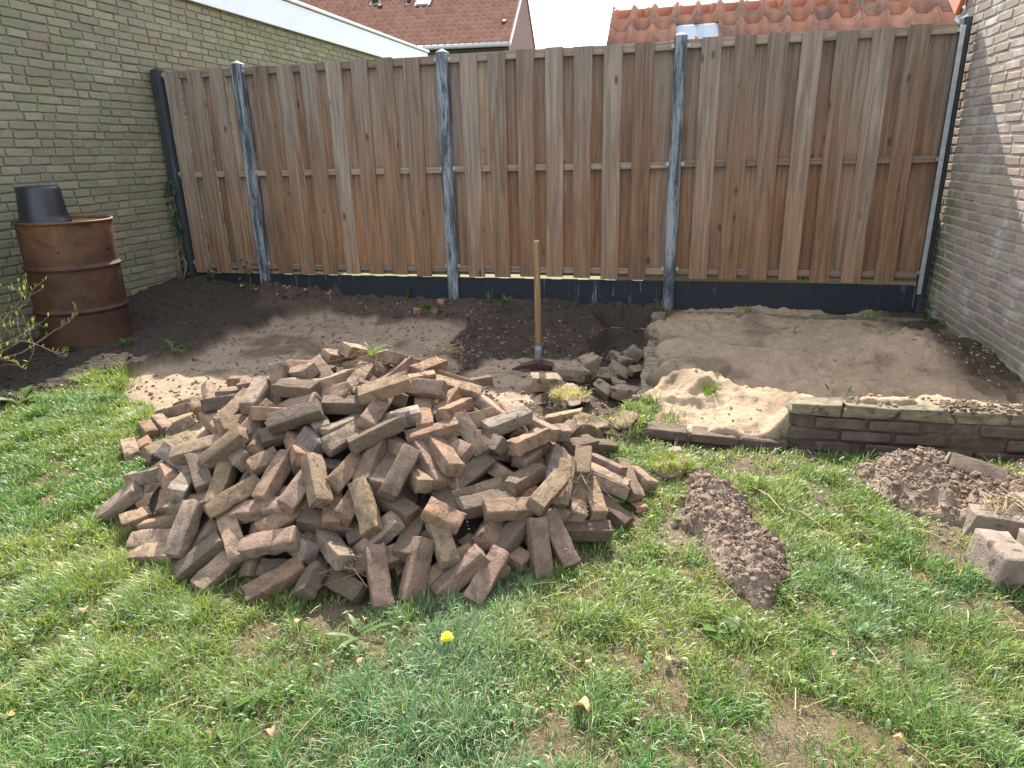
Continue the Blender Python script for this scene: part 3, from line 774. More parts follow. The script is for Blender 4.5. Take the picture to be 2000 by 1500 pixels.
outb = empty('outbuilding', (XR, 4.0, 0), 'weathered brown brick outbuilding wall with green algae beside the sand bed', 'outbuilding')
obj('mortar', MB().box(0.30, 5.3, 3.6, (0.158, -0.52, 1.4), 0.002).mesh('mortar', M['rmortar']), outb)
lay = wall_layout(0.9, 6.12, -0.12, 3.1, 0.0605, [0.222, 0.222, 0.215, 0.222, 0.222, 0.20, 0.11], 9)
make_wall(outb, -1, XR, lay, M['rbrick'], M['rbrick_s'], 0.0490, 0.0024, 0.003, lambda y, z: y < D)
obj('footing', MB().box(0.24, 3.4, 0.16, (0.065, 0.30, -0.055), 0.012).mesh('footing', M['lowbrick']), outb)
# ------------------------------------------------------------------ pantiles
def pantile(name, w, l, amp, mat, th=0.016, n=9):
    us = np.linspace(-0.04, 1.08, n); V = []
    prof = lambda u: amp*(math.cos(2*math.pi*(u+0.02))*0.75+0.35*math.cos(4*math.pi*(u+0.02)))
    for yy, dz in ((0, 0.018), (l, 0.0)):
        for u in us: V.append(((u-0.5)*w, yy, prof(u)+dz+th))
    for u in us: V.append(((u-0.5)*w, 0.004, prof(u)+0.018))
    F = [(i, i+1, n+i+1, n+i) for i in range(n-1)]+[(2*n+i, 2*n+i+1, i+1, i) for i in range(n-1)]
    return mesh(name, V, F, mat, True)
def roof_tiles(root, origin, ux, uy, nrow, ncol, w, l, mat_o, mat_s, me, skip=lambda r, c: False, limit=300, seed=2):
    """tiles from the eave (row 0) upwards; ux along the eave, uy up the slope"""
    ux, uy = Vector(ux).normalized(), Vector(uy).normalized(); nz_ = ux.cross(uy)
    R0 = Matrix((ux, uy, nz_)).transposed()
    r = random.Random(seed); cells = [(a, b) for a in range(nrow) for b in range(ncol) if not skip(a, b)]
    def dist(cb):
        p = np.array(Vector(origin)+ux*((cb[1]+0.5)*w)+uy*(cb[0]*l)); return np.linalg.norm(p-CAM)
    big = set(sorted(cells, key=dist)[:limit]); V, F, A = [], [], []; n0 = 0
    bv = np.array([v.co[:] for v in me.vertices]); bf = np.array([list(p.vertices) for p in me.polygons])
    for (a, b) in cells:
        p = Vector(origin)+ux*((b+0.5)*w+r.uniform(-0.004, 0.004))+uy*(a*l+r.uniform(-0.006, 0.006))+nz_*r.uniform(0, 0.004)
        Rm = R0 @ Euler((r.uniform(-0.015, 0.015), r.uniform(-0.02, 0.02), r.uniform(-0.012, 0.012))).to_matrix()
        if (a, b) in big:
            o = obj('roof_tile', me, root); o.matrix_basis = Matrix.Translation(p-root.location) @ Rm.to_4x4()
        else:
            v = bv @ np.array(Rm).T+np.array(p-root.location); V.append(v); F.append(bf+n0); n0 += len(v); A.append(np.full(len(v), r.random()))
    if V:
        m2 = mesh('tiling', np.concatenate(V), np.concatenate(F), mat_s, True)
        q = m2.attributes.new('rnd', 'FLOAT', 'POINT'); q.data.foreach_set('value', np.concatenate(A).astype(np.float32))
        tag(obj('tiling', m2, root), kind='stuff')
# shed behind the fence
rz, ry = 2.60, 8.05
shed = empty('shed', (0.6, 7.4, 0), 'old shed behind the fence with orange pantile roof and small skylight', 'shed')
pit_a = math.radians(40); tw, tl = 0.212, 0.30
NR = 5; ey = ry-NR*tl*math.cos(pit_a); ez = rz-NR*tl*math.sin(pit_a)
xl = -0.80; NC = 17
tile_me = pantile('roof_tile', tw, tl+0.06, 0.046, M['tile'], 0.045)
sk = lambda a, b: a == 3 and b in (3, 4)
roof_tiles(shed, (xl, ey, ez), (1, 0, 0), (0, math.cos(pit_a), math.sin(pit_a)), NR, NC, tw, tl, M['tile'], None, tile_me, sk)
slope = Euler((pit_a, 0, 0))
def on_slope(t, x, h=0.0):
    return (x-0.6, ey+t*math.cos(pit_a)-h*math.sin(pit_a)-7.4, ez+t*math.sin(pit_a)+h*math.cos(pit_a))
sky_ = obj('skylight', MB().box(0.43, 0.32, 0.03, (0, 0, 0), 0.003).mesh('skylight', M['zinc']), shed, on_slope(3.5*tl-0.02, xl+4*tw, 0.05), slope)
for s in (-1, 1): obj('pane', MB().box(0.195, 0.28, 0.006, (s*0.103, 0, 0.016), 0.001).mesh('pane', M['glass']), sky_)
b = MB()
for k in range(16):
    pass
rm = MB().lathe([(0.001, -0.005), (0.082, -0.005), (0.098, 0.0), (0.098, 0.05), (0.085, 0.055), (0.085, 0.33), (0.001, 0.33)], 16).mesh('ridge_tile', M['ridge'], True)
for k in range(11):
    obj('ridge_tile', rm, shed, (xl+0.32*k-0.6, ry-7.4, rz-0.015), (0, math.pi/2, 0))
L_ = NC*tw
obj('front_roof_deck', MB().box(L_-0.04, NR*tl, 0.03, (0, 0, 0), 0.002).mesh('deck', M['darkline']), shed, on_slope(NR*tl/2, xl+L_/2, -0.045), slope)
obj('rear_roof_deck', MB().box(L_-0.04, NR*tl, 0.05, (0, 0, 0), 0.002).mesh('deck', M['htile']), shed, (xl+L_/2-0.6, ry+NR*tl/2*math.cos(pit_a)-7.4, rz-NR*tl/2*math.sin(pit_a)-0.02), (-pit_a, 0, 0))
V = [(xl+0.03-0.6, ey+0.62-7.4, -0.1), (xl+0.03-0.6, 2*ry-ey-0.15-7.4, -0.1), (xl+0.03-0.6, 2*ry-ey-0.15-7.4, ez+0.03), (xl+0.03-0.6, ry-7.4, rz-0.1), (xl+0.03-0.6, ey+0.62-7.4, ez+0.03)]
V += [(x+L_-0.06, y, z) for x, y, z in V]
F = [(4, 3, 2, 1, 0), (5, 6, 7, 8, 9), (0, 1, 6, 5), (1, 2, 7, 6), (2, 3, 8, 7), (3, 4, 9, 8), (4, 0, 5, 9)]
obj('wall', mesh('wall', V, F, M['hbrick']), shed)
obj('verge_tile', MB().box(0.03, 0.30, 0.17, (0, 0, 0), 0.006).mesh('verge_tile', M['ridge']), outb, (-0.02, 2.22, 2.30), (0.5, 0.12, 0))
obj('lead_flashing', MB().box(0.05, 0.16, 0.10, (0, 0, 0), 0.004).mesh('flashing', M['zinc']), outb, (0.012, 2.16, 2.16), (0.3, 0, 0))

# ------------------------------------------------------------------ house beyond
hc = atY(995, 84, 25.0); hrot = math.radians(4.5)
ux = Vector((math.cos(hrot), math.sin(hrot), 0)); uh = Vector((-math.sin(hrot), math.cos(hrot), 0))
house = empty('house', (hc[0], hc[1], 0), 'brick house far behind the fence with reddish brown tiled roof', 'house')
hl = 13.0; hd = 8.4; hz = hc[2]; rise = 2.75; hp_ = math.atan2(rise, hd/2)
o3 = Vector((0, 0, 0))
def HP(a, b_, z): return tuple(ux*(-a)+uh*b_+Vector((0, 0, z)))   # a: metres left of the gable corner, b: depth
V = [HP(0.05, 0.25, 0), HP(0.05, hd-0.25, 0), HP(0.05, hd-0.25, hz), HP(0.05, hd/2, hz+rise-0.06), HP(0.05, 0.25, hz-0.02)]
V += [HP(hl-0.05, 0.25, 0), HP(hl-0.05, hd-0.25, 0), HP(hl-0.05, hd-0.25, hz), HP(hl-0.05, hd/2, hz+rise-0.06), HP(hl-0.05, 0.25, hz-0.02)]
obj('wall', mesh('wall', V, F, M['hbrick']), house)
up_s = uh*math.cos(hp_)+Vector((0, 0, math.sin(hp_)))
htile_me = pantile('roof_tile', 0.245, 0.40, 0.045, M['htile'], 0.055, 7)
slen = hd/2/math.cos(hp_); nr = int(slen/0.335)
org = Vector(hc.tolist())-ux*hl; 
roof_tiles(house, org, ux, up_s, nr, int(hl/0.245), 0.245, 0.335, M['htile'], M['htile_s'], htile_me)
hr = Matrix((ux, up_s, ux.cross(up_s))).transposed().to_4x4()
def hplace(name, me, a, s, h=0.0, parent=house):
    o = obj(name, me, parent); o.matrix_basis = Matrix.Translation(ux*(-a)+up_s*s+ux.cross(up_s)*h+Vector((0, 0, hz))) @ hr; return o
hplace('roof_deck', MB().box(hl-0.1, slen, 0.05, (0, 0, 0), 0.002).mesh('deck', M['darkline']), hl/2, slen/2, -0.06)
hr2 = (uh*math.cos(hp_)-Vector((0, 0, math.sin(hp_))))
o = obj('rear_roof', MB().box(hl, slen, 0.09, (0, 0, 0), 0.002).mesh('rear_roof', M['htile']), house)
o.matrix_basis = Matrix.Translation(ux*(-hl/2)+uh*(hd*0.75)+Vector((0, 0, hz+rise/2))) @ Matrix((ux, hr2, ux.cross(hr2))).transposed().to_4x4()
hplace('verge_board', MB().box(0.05, slen, 0.14, (0, 0, 0), 0.004).mesh('verge_board', M['white']), -0.01, slen/2, -0.02)
gm_ = MB().tube([HP(0, -0.06, hz-0.03), HP(hl, -0.06, hz-0.03)], 0.075, 10).mesh('gutter', M['zinc'], True)
obj('gutter', gm_, house)
obj('eaves_board', mesh('eaves', *(lambda b: (np.concatenate(b.v), b.f))(MB().tube([HP(0.05, 0.2, hz-0.12), HP(hl, 0.2, hz-0.12)], 0.09, 4)), M['darkline']), house)
def roof_px(px, py):   # where a pixel's ray meets the roof plane
    nrm = np.array(ux.cross(up_s)); d = ray(px, py); t = ((hc-CAM)@nrm)/(d@nrm); q = CAM+d*t-hc
    return -float(q@np.array(ux)), float(q@np.array(up_s))
a, s = roof_px(828, 8); w_ = hplace('roof_window', MB().box(0.62, 0.95, 0.10, (0, 0, 0), 0.01).mesh('roof_window', M['darkline']), a, s+0.1, 0.06)
obj('pane', MB().box(0.46, 0.76, 0.02, (0, 0, 0.055), 0.002).mesh('pane', M['glass']), w_)
for (px, py, rr) in ((733, 12, 0.14), (799, 14, 0.075)):
    a, s = roof_px(px, py)
    m_ = MB().tube([(0, 0, -0.1), (0, 0.35, 0.55), (0, 0.5, 0.9)], rr, 10).mesh('vent_pipe', M['darkline'], True); vp = hplace('vent_pipe', m_, a, s, 0)
    obj('flashing', MB().box(rr*2.8, rr*2.8, 0.02, (0, 0.02, 0.105), 0.004).mesh('flashing', M['block']), vp)
for (px, py) in ((986, 49), (744, 18)):
    a, s = roof_px(px, py); hplace('vent_tile', MB().box(0.16, 0.2, 0.12, (0, 0, 0.11), 0.03).mesh('vent_tile', M['iron']), a, s)

# ------------------------------------------------------------------ heap of pavers
MND = (-1.228, 2.456, 1.19, 0.909, 0.504, 0.535, 1.965)
def mound(x, y):
    cx, cy, ax, a1, a2, H, e = MND
    dy = (y-cy)/(a1 if y < cy else a2)
    s = math.sqrt(((x-cx)/ax)**2+dy*dy); return H*max(0.0, 1-s**e)
def mnormal(x, y):
    h = 0.03; gxx = (mound(x+h, y)-mound(x-h, y))/(2*h); gyy = (mound(x, y+h)-mound(x, y-h))/(2*h)
    n = np.array([-0.55*gxx, -0.55*gyy, 1.0]); return n/np.linalg.norm(n)
def hit(px, py):
    d = ray(px, py); best = None
    for t in np.linspace(1.2, 4.2, 600):
        p = CAM+d*t; g = p[2]-(mound(p[0], p[1])-0.035)
        if p[2] < 0.03: return p
        if g <= 0: return p
        if mound(p[0], p[1]) > 0.0 and (best is None or g < best[0]): best = (g, p)
    return best[1] if best else G(px, py)
# axis of each brick that shows: two ends in an enlarged view, turn about its axis, look
T_, R_, G_, D_, O_ = 'tan', 'red', 'grey', 'soil', 'moss'
VIEWS = {
 (170, 840, 4.2857): [(95,660,480,500,0,T_),(275,810,570,600,0,T_),(780,680,500,790,30,R_),(350,880,830,850,0,T_),(400,945,830,930,10,T_),(750,1080,1075,770,35,R_),
  (820,1160,1190,920,10,D_),(1110,1370,1330,1090,15,T_),(430,0,520,275,20,R_),(350,90,400,250,0,T_),(570,190,800,20,30,O_),(400,400,640,320,15,O_),(650,590,700,370,0,R_),
  (710,310,760,430,45,R_),(790,490,870,320,30,G_),(700,190,880,260,20,G_),(930,160,1135,90,0,T_),(930,230,990,470,10,D_),(1040,230,1200,170,20,O_),(1070,560,1170,320,10,O_),
  (1070,690,1420,440,25,O_),(1220,650,1290,900,10,T_),(800,590,1000,580,10,T_),(870,850,950,710,0,T_),(1320,1040,1420,790,15,R_),(1240,440,1400,190,20,D_),(1190,20,1330,210,20,O_),(1350,650,1545,640,0,R_)],
 (500, 860, 4.2857): [(300,120,700,150,10,O_),(80,440,290,140,10,R_),(-100,290,265,60,20,R_),(500,200,560,520,35,T_),(650,330,850,90,30,R_),(910,290,1040,-10,20,O_),(750,570,890,320,5,R_),
  (960,400,1280,620,10,D_),(960,640,920,480,35,O_),(310,630,790,650,0,D_),(60,730,440,500,15,R_),(100,470,370,430,15,T_),(380,380,425,320,20,R_),(450,990,410,730,45,O_),(570,740,780,1010,30,T_),
  (800,850,1190,670,5,T_),(860,980,1110,930,5,T_),(260,790,330,860,30,G_),(60,840,190,830,0,R_),(190,1160,410,1040,0,R_),(380,1390,570,950,40,D_),(860,1240,650,1110,10,D_),(1020,1260,990,1050,40,R_),
  (1220,1340,1370,890,40,R_),(1330,890,1410,680,10,D_),(1230,90,1400,360,10,T_),(1080,215,1110,140,0,R_),(1130,380,1240,210,20,D_),(1270,440,1300,320,20,D_),(60,970,330,970,0,D_),(1110,820,1210,1050,20,R_),
  (680,380,660,560,10,R_),(790,740,920,690,15,D_)],
 (800, 850, 4.0): [(60,560,440,690,5,R_),(80,90,210,300,25,R_),(190,40,310,270,20,R_),(330,70,390,120,30,R_),(470,0,580,90,30,D_),(620,170,800,290,40,R_),(330,330,590,150,10,D_),(310,430,710,310,10,O_),
  (390,540,760,450,5,D_),(740,430,970,250,25,O_),(840,510,1090,330,5,T_),(990,240,1130,-40,0,R_),(850,170,960,90,20,R_),(1120,290,1150,170,10,G_),(1170,500,1190,270,10,O_),(1270,300,1285,160,0,D_),
  (1220,150,1100,100,20,R_),(1370,240,1660,410,10,T_),(1360,330,1630,460,35,T_),(1420,140,1580,250,10,R_),(1640,280,1770,430,5,T_),(1750,300,1870,400,5,T_),(1300,590,1270,380,15,T_),(1410,570,1340,370,10,T_),
  (1570,580,1450,480,0,D_),(1480,640,1440,560,0,T_),(960,610,1090,460,20,O_),(930,740,1180,590,15,O_),(880,710,860,1120,35,R_),(460,750,740,1030,5,T_),(110,1160,480,860,35,T_),(220,1280,580,960,35,R_),
  (530,1250,640,1070,0,R_),(680,620,860,600,10,R_),(650,730,700,640,30,R_),(1110,890,1040,780,10,R_),(1020,960,990,850,5,R_),(250,740,320,930,5,T_),(220,360,310,560,10,D_),(740,800,790,740,20,D_),(660,800,780,880,10,R_),
  (1300,650,1390,665,0,D_),(180,880,250,930,0,D_)],
 (230, 670, 5.714): [(1250,410,1470,410,0,R_),(1500,440,1720,390,15,R_),(1810,170,1755,730,0,T_),(1120,540,1420,530,5,O_),(1040,720,1020,530,45,T_),(860,620,900,830,20,T_),(730,700,800,680,30,R_),(530,790,790,790,15,T_),
  (540,880,840,900,10,T_),(430,850,560,990,10,R_),(280,910,400,1060,10,R_),(1020,790,1200,930,10,T_),(700,1110,1010,930,5,T_),(1230,820,1450,640,30,O_),(1650,540,1560,690,10,T_),(1150,720,1320,640,10,D_),
  (1300,910,1560,750,35,R_),(1400,980,1600,800,30,T_),(1500,1130,1600,860,15,R_),(1680,820,1880,810,35,R_),(1700,1000,1900,920,25,D_)],
 (540, 670, 5.714): [(70,440,560,440,5,T_),(130,270,280,210,20,R_),(220,300,400,350,15,T_),(460,220,590,370,25,R_),(420,290,490,230,10,D_),(580,200,730,170,15,T_),(760,190,1270,170,15,O_),(740,110,1010,70,10,T_),
  (1100,110,1290,60,20,R_),(1240,170,1670,130,0,T_),(1560,150,1815,130,0,R_),(1110,350,1510,220,15,R_),(640,440,800,330,10,T_),(690,540,1020,250,25,T_),(1290,420,1750,410,0,R_),(390,590,670,580,30,R_),(930,560,1400,560,5,D_),
  (1400,470,1790,560,45,R_),(1590,480,1630,950,5,R_),(1070,690,1510,660,0,T_),(110,680,360,700,10,R_),(180,570,330,590,5,D_),(500,810,440,690,5,T_),(570,960,1000,690,25,O_),(600,1130,1030,870,25,O_),(280,910,560,1180,20,G_),
  (230,1110,170,960,30,R_),(1200,850,1500,810,5,G_),(1100,850,1160,760,20,R_),(1420,1060,1270,950,30,R_),(1520,1050,1990,990,10,R_),(1820,660,1910,560,25,R_),(970,1080,1230,980,20,D_),(190,890,330,860,20,D_),(700,640,940,620,15,D_)],
 (820, 690, 5.0): [(240,210,440,260,20,R_),(370,320,730,250,5,D_),(290,360,430,380,5,T_),(530,400,820,650,20,T_),(370,660,680,640,40,T_),(740,760,930,720,0,G_),(940,640,1170,790,15,T_),(850,520,1010,560,15,T_),(450,740,620,920,15,D_),
  (720,890,910,870,5,R_),(860,570,920,650,10,R_),(940,990,1110,900,25,R_),(1290,640,1540,660,0,T_),(1300,790,1470,700,10,R_),(1400,900,1740,830,0,D_),(1130,680,1330,720,0,T_),(1640,960,1810,920,0,D_),(160,690,470,420,10,R_)],
}
BL, BW, BH = 0.193, 0.064, 0.053
bC, bR, bK, bFix = [], [], [], []
for (ox, oy, sc), L0 in VIEWS.items():
    for (xa, ya, xb, yb, roll, kk) in L0:
        a = (ox+xa/sc, oy+ya/sc); b = (ox+xb/sc, oy+yb/sc)
        c = hit((a[0]+b[0])/2, (a[1]+b[1])/2); dep = (c-CAM)@CW
        A = CAM+ray(*a)*dep; B = CAM+ray(*b)*dep
        lat = B-A; l = np.linalg.norm(lat); nrm = mnormal(c[0], c[1]); vd = (c-CAM)/np.linalg.norm(c-CAM)
        q = -(lat@nrm)/(vd@nrm)          # the brick lies along the slope of the heap
        q = max(-1.6*l, min(1.6*l, q))
        if l > BL*0.97: q *= 0.25
        dr = lat+vd*q; dr /= np.linalg.norm(dr)
        dr = dr+nrm*random.gauss(0, 0.20); dr /= np.linalg.norm(dr)
        c = np.array([c[0], c[1], min(c[2], max(0.04, mound(c[0], c[1])-0.012))])
        upv = nrm-dr*(nrm@dr); upv /= np.linalg.norm(upv)
        sd = np.cross(upv, dr); rr = math.radians((roll+random.gauss(0, 9))*random.choice((-1, 1)))
        u2 = upv*math.cos(rr)+sd*math.sin(rr); s2 = np.cross(u2, dr)
        bC.append(c); bR.append(np.stack([dr, s2, u2], 1)); bK.append(kk); bFix.append(1.0)
nvis = len(bC)
while len(bC) < nvis+62:
    x = random.uniform(-2.3, -0.15); y = random.uniform(1.65, 2.95); h = mound(x, y)
    if h < 0.14: continue
    z = random.uniform(0.03, max(0.035, h-0.19))
    e = np.array(Euler((random.gauss(0, 0.25), random.gauss(0, 0.25), random.uniform(0, 6.28))).to_matrix())
    bC.append(np.array([x, y, z])); bR.append(e); bK.append(D_); bFix.append(0.0)  # buried fillers all take the dark look so the gaps read as shade
bC = np.array(bC); bR = np.array(bR); bFix = np.array(bFix); HALF = np.array([BL-0.016, BW-0.012, BH-0.010])/2
# push the boxes apart where they overlap (separating-axis test), the buried ones give way first
home = bC.copy()
for it in range(70):
    dd = np.linalg.norm(bC[:, None]-bC[None], axis=2); ii, jj = np.where(np.triu(dd < 0.225, 1))
    Ri, Rj = bR[ii], bR[jj]; dv = bC[jj]-bC[ii]
    ax = np.concatenate([Ri.transpose(0, 2, 1), Rj.transpose(0, 2, 1),
                         np.cross(Ri.transpose(0, 2, 1)[:, :, None, :], Rj.transpose(0, 2, 1)[:, None, :, :]).reshape(-1, 9, 3)], 1)
    nn = np.linalg.norm(ax, axis=2); ok = nn > 0.1; ax = ax/np.where(ok, nn, 1)[..., None]
    ra = (np.abs(np.einsum('nak,nkm->nam', ax, Ri))*HALF).sum(2); rb = (np.abs(np.einsum('nak,nkm->nam', ax, Rj))*HALF).sum(2)
    pr = np.einsum('nak,nk->na', ax, dv); ov = np.where(ok, ra+rb-np.abs(pr), 9.0)
    kmin = ov.argmin(1); o_ = ov[np.arange(len(ii)), kmin]; hitm = o_ > 0.0005
    axm = ax[np.arange(len(ii)), kmin]*np.sign(pr[np.arange(len(ii)), kmin]+1e-9)[:, None]
    wi = np.where(bFix[ii] >= bFix[jj], np.where(bFix[ii] == bFix[jj], 0.5, 0.08), 0.92)
    mv = (o_*0.55*hitm)[:, None]*axm
    dlt = np.zeros_like(bC); cnt = np.ones(len(bC))
    np.add.at(dlt, ii, -mv*wi[:, None]); np.add.at(dlt, jj, mv*(1-wi)[:, None])
    np.add.at(cnt, ii[hitm], 0.5); np.add.at(cnt, jj[hitm], 0.5)
    bC = bC+dlt/cnt[:, None]*1.6
    if it < 62: bC += (home-bC)*0.06*bFix[:, None]
    if it < 58: bC[:, 2] -= 0.0014
    low = bC[:, 2]-(np.abs(bR[:, 2, :])*HALF).sum(1)
    bC[:, 2] += np.clip(-0.004-low, 0, None)
# soil in the heap, laid as a dark core so gaps read as shade
hx_, hy_ = np.meshgrid(np.linspace(-2.5, 0.05, 150), np.linspace(1.5, 3.05, 95))
_cx, _cy, _ax, _a1, _a2, _H, _e = MND
hs_ = np.sqrt(((hx_-_cx)/_ax)**2+np.where(hy_ < _cy, (hy_-_cy)/_a1, (hy_-_cy)/_a2)**2)
hz_ = np.clip(_H*(1-(hs_*1.06)**_e)-0.10, -0.04, None)*0.95+(fbm(hx_, hy_, 14, 4, 800)-0.5)*0.05*(hs_ < 0.93)
hi_ = np.arange(hx_.size).reshape(hx_.shape)
hq_ = np.stack([hi_[:-1, :-1], hi_[:-1, 1:], hi_[1:, 1:], hi_[1:, :-1]], -1).reshape(-1, 4)
hq_ = hq_[(hs_.ravel()[hq_] < 0.97).all(1)]; hu_, hv_ = np.unique(hq_, return_inverse=True)
hsm = mesh('heap_shade_earth', np.stack([hx_, hy_, hz_], -1).reshape(-1, 3)[hu_], hv_.reshape(-1, 4), M['darksoil'], True)
tag(obj('heap_shade_earth', hsm), 'dark earth inside the brick heap, added to deepen the shade in its gaps', 'soil', kind='stuff')
cp, cs = [], []
for c, Rm in zip(bC[:nvis], bR[:nvis]):
    k = int(np.argmax(np.abs(Rm[2, :]))); sg = np.sign(Rm[2, k]); n_c = random.choice((0, 2, 4, 8, 14))
    for _ in range(n_c):
        l3 = np.array([random.uniform(-1, 1)*h_ for h_ in (BL/2, BW/2, BH/2)]); l3[k] = sg*(BL, BW, BH)[k]/2
        cp.append(c+Rm@(l3*0.97)+np.array([0, 0, 0.001])); cs.append(0.0012+0.0045*random.random()**3)
tag(obj('brick_crumbs', lumps('brick_crumbs', np.array(cp), np.array(cs), M['soil'], 0.7)), 'crumbs of soil lying on the heaped bricks', 'soil', kind='stuff')
# variants of one worn paver
def paver_mesh(seed, mat):
    bm = bmesh.new(); bmesh.ops.create_cube(bm, size=1.0)
    for v in bm.verts: v.co = Vector((v.co.x*BL, v.co.y*BW, v.co.z*BH))
    bmesh.ops.bevel(bm, geom=list(bm.edges), offset=0.0045, segments=2, affect='EDGES', profile=0.6)
    bmesh.ops.triangulate(bm, faces=[f for f in bm.faces if len(f.verts) > 4])
    long_e = [e for e in bm.edges if e.calc_length() > 0.04]
    bmesh.ops.subdivide_edges(bm, edges=long_e, cuts=4, use_grid_fill=True)
    r = random.Random(seed); a, b, c = r.uniform(0, 50), r.uniform(0, 50), r.uniform(0, 50)
    from mathutils import noise as mn
    for v in bm.verts:
        p = v.co
        d = mn.noise(Vector((p.x*22+a, p.y*22+b, p.z*22+c)))*0.0028+mn.noise(Vector((p.x*80+b, p.y*80+c, p.z*80+a)))*0.0012
        v.co += v.normal*d
        q = sum(abs(abs(p[i])-(BL, BW, BH)[i]/2) < 0.012 for i in range(3))
        if q >= 2: v.co += -v.normal*max(0, mn.noise(Vector((p.x*35+c, p.y*35+a, p.z*35+b))))*0.011
    me = bpy.data.meshes.new('paving_brick'); bm.to_mesh(me); bm.free()
    me.polygons.foreach_set('use_smooth', np.ones(len(me.polygons), dtype=bool)); me.materials.append(mat); return me
pav = {k: [paver_mesh(s+i*10, M[mk]) for i in range(7)] for s, (k, mk) in enumerate(((T_, 'paver'), (R_, 'paver'), (G_, 'paver'), (D_, 'paver_soil'), (O_, 'paver_moss')))}
PCOL = {T_: (0.38, 0.27, 0.18), R_: (0.34, 0.215, 0.145), G_: (0.33, 0.28, 0.235), D_: (0.195, 0.14, 0.10), O_: (0.31, 0.225, 0.15)}
PLAB = {T_: 'pale tan brown loose paving brick in the heap on the lawn', R_: 'reddish brown loose paving brick in the heap on the lawn',
        G_: 'greyish loose paving brick in the heap on the lawn', D_: 'dark paving brick caked with soil in the heap on the lawn',  # shared by the buried fillers, whose dark tone stands in for shade
        O_: 'brown paving brick with moss on its top in the heap on the lawn'}
for c, Rm, kk in zip(bC, bR, bK):
    o = obj('paving_brick', random.choice(pav[kk])); m3 = Matrix(Rm.tolist()).to_4x4()
    o.matrix_world = Matrix.Translation(Vector(c.tolist())) @ m3
    if random.random() < 0.13: o.matrix_world = o.matrix_world @ Matrix.Diagonal((random.uniform(0.5, 0.8), 1, 1, 1))
    f = random.uniform(0.75, 1.2); w = random.uniform(-0.02, 0.02)
    col = PCOL[kk]; o.color = (min(1, col[0]*f+w), col[1]*f, max(0.02, col[2]*f-w), 1)
    wz = 'near the top of the heap' if c[2] > 0.33 else ('at the foot of the heap' if c[2] < 0.085 else 'halfway up the heap')
    tag(o, PLAB[kk].replace('in the heap on the lawn', wz), 'brick', kk+' paving bricks '+wz)

# ------------------------------------------------------------------ drum and upturned tub
dc = (-4.25, 4.10); dz0 = float(gz(dc[0], dc[1]))-0.045
drum = empty('oil_drum', (dc[0], dc[1], dz0), 'rusty brown steel drum with two ribs standing on dark soil by the wall', 'drum')
drum.rotation_euler = (0.0, math.radians(0.6), 0); drum.scale = (1.03, 1.03, 1.055)
prof = [(0.286, 0.0), (0.292, 0.008), (0.286, 0.02)]
for z in np.linspace(0.03, 0.86, 40):
    r_ = 0.286+0.013*math.exp(-((z-0.30)/0.014)**2)+0.013*math.exp(-((z-0.585)/0.014)**2)
    prof.append((r_, z))
for zc in (0.30, 0.585):
    prof += [(0.286+0.014*math.exp(-((z-zc)/0.012)**2), z) for z in np.linspace(zc-0.03, zc+0.03, 13)]
prof = sorted(prof, key=lambda t: t[1])
prof += [(0.288, 0.868), (0.296, 0.872), (0.298, 0.880), (0.294, 0.887), (0.284, 0.886), (0.281, 0.870), (0.280, 0.866)]
o = obj('shell', MB().lathe(prof, 64).mesh('shell', M['rust'], True), drum)
obj('lid', MB().lathe([(0.281, 0.862), (0.27, 0.866), (0.12, 0.868), (0.001, 0.868)], 48).mesh('lid', M['rusttop'], True), drum)
hm = MB().lathe([(0.0055, -0.003), (0.0055, 0.004), (0.0001, 0.004)], 12).mesh('vent_hole', M['hole'])
va = math.atan2(-dc[1], -dc[0])
for (da, z) in ((-0.25, 0.70), (0.85, 0.69), (-0.2, 0.46), (0.2, 0.465), (0.45, 0.43), (0.75, 0.465), (0.05, 0.40), (0.25, 0.365), (0.7, 0.37), (0.95, 0.42)):
    a = va+da; q = obj('vent_hole', hm, drum, (0.2855*math.cos(a), 0.2855*math.sin(a), z), (0, math.pi/2, a)); q.rotation_euler = (0, math.pi/2, a)
    if z < 0.6: q.scale = (0.6, 0.6, 1)
tub = obj('tub', MB().lathe([(0.150, 0.0), (0.158, 0.002), (0.158, 0.010), (0.150, 0.016), (0.143, 0.05), (0.128, 0.205), (0.124, 0.217), (0.114, 0.223), (0.108, 0.221), (0.06, 0.219), (0.001, 0.219)], 48).mesh('tub', M['plastic'], True),
          None, (dc[0]-0.095, dc[1]-0.055, dz0+0.9175), (0.0, math.radians(0.6), 0), (1.03, 1.03, 1.1))
tag(tub, 'black plastic tub turned upside down on the rusty drum lid', 'tub')

# ------------------------------------------------------------------ mattock
mp = onG(1052, 722); mt = Vector(atY(1048, 476, mp.y+0.0).tolist())
matt = empty('mattock', mp, 'mattock resting on its rusty head with wooden handle upright, silver tape', 'mattock')
ax = (mt-mp); Lh = ax.length
hb = MB(); pts = [ax*(t)+Vector((0, 0, 0.02)) for t in (0.0, 0.25, 0.5, 0.75, 0.97, 1.0)]
hb.tube(pts, [0.024, 0.0215, 0.0205, 0.0205, 0.021, 0.014], 14)
hd_ = obj('handle', hb.mesh('handle', M['handle'], True), matt)
obj('tape', MB().tube([ax*t+Vector((0, 0, 0.02)) for t in (0.035, 0.09, 0.14, 0.175)], [0.0265, 0.0255, 0.0250, 0.0245], 14).mesh('tape', M['tape'], True), matt)
V = []; F = []
sec = [(-0.175, 0.002, 0.006, -0.035), (-0.10, 0.020, 0.012, -0.006), (-0.035, 0.030, 0.020, 0.004), (0.035, 0.030, 0.020, 0.004), (0.09, 0.034, 0.009, 0.0), (0.17, 0.045, 0.003, -0.022)]
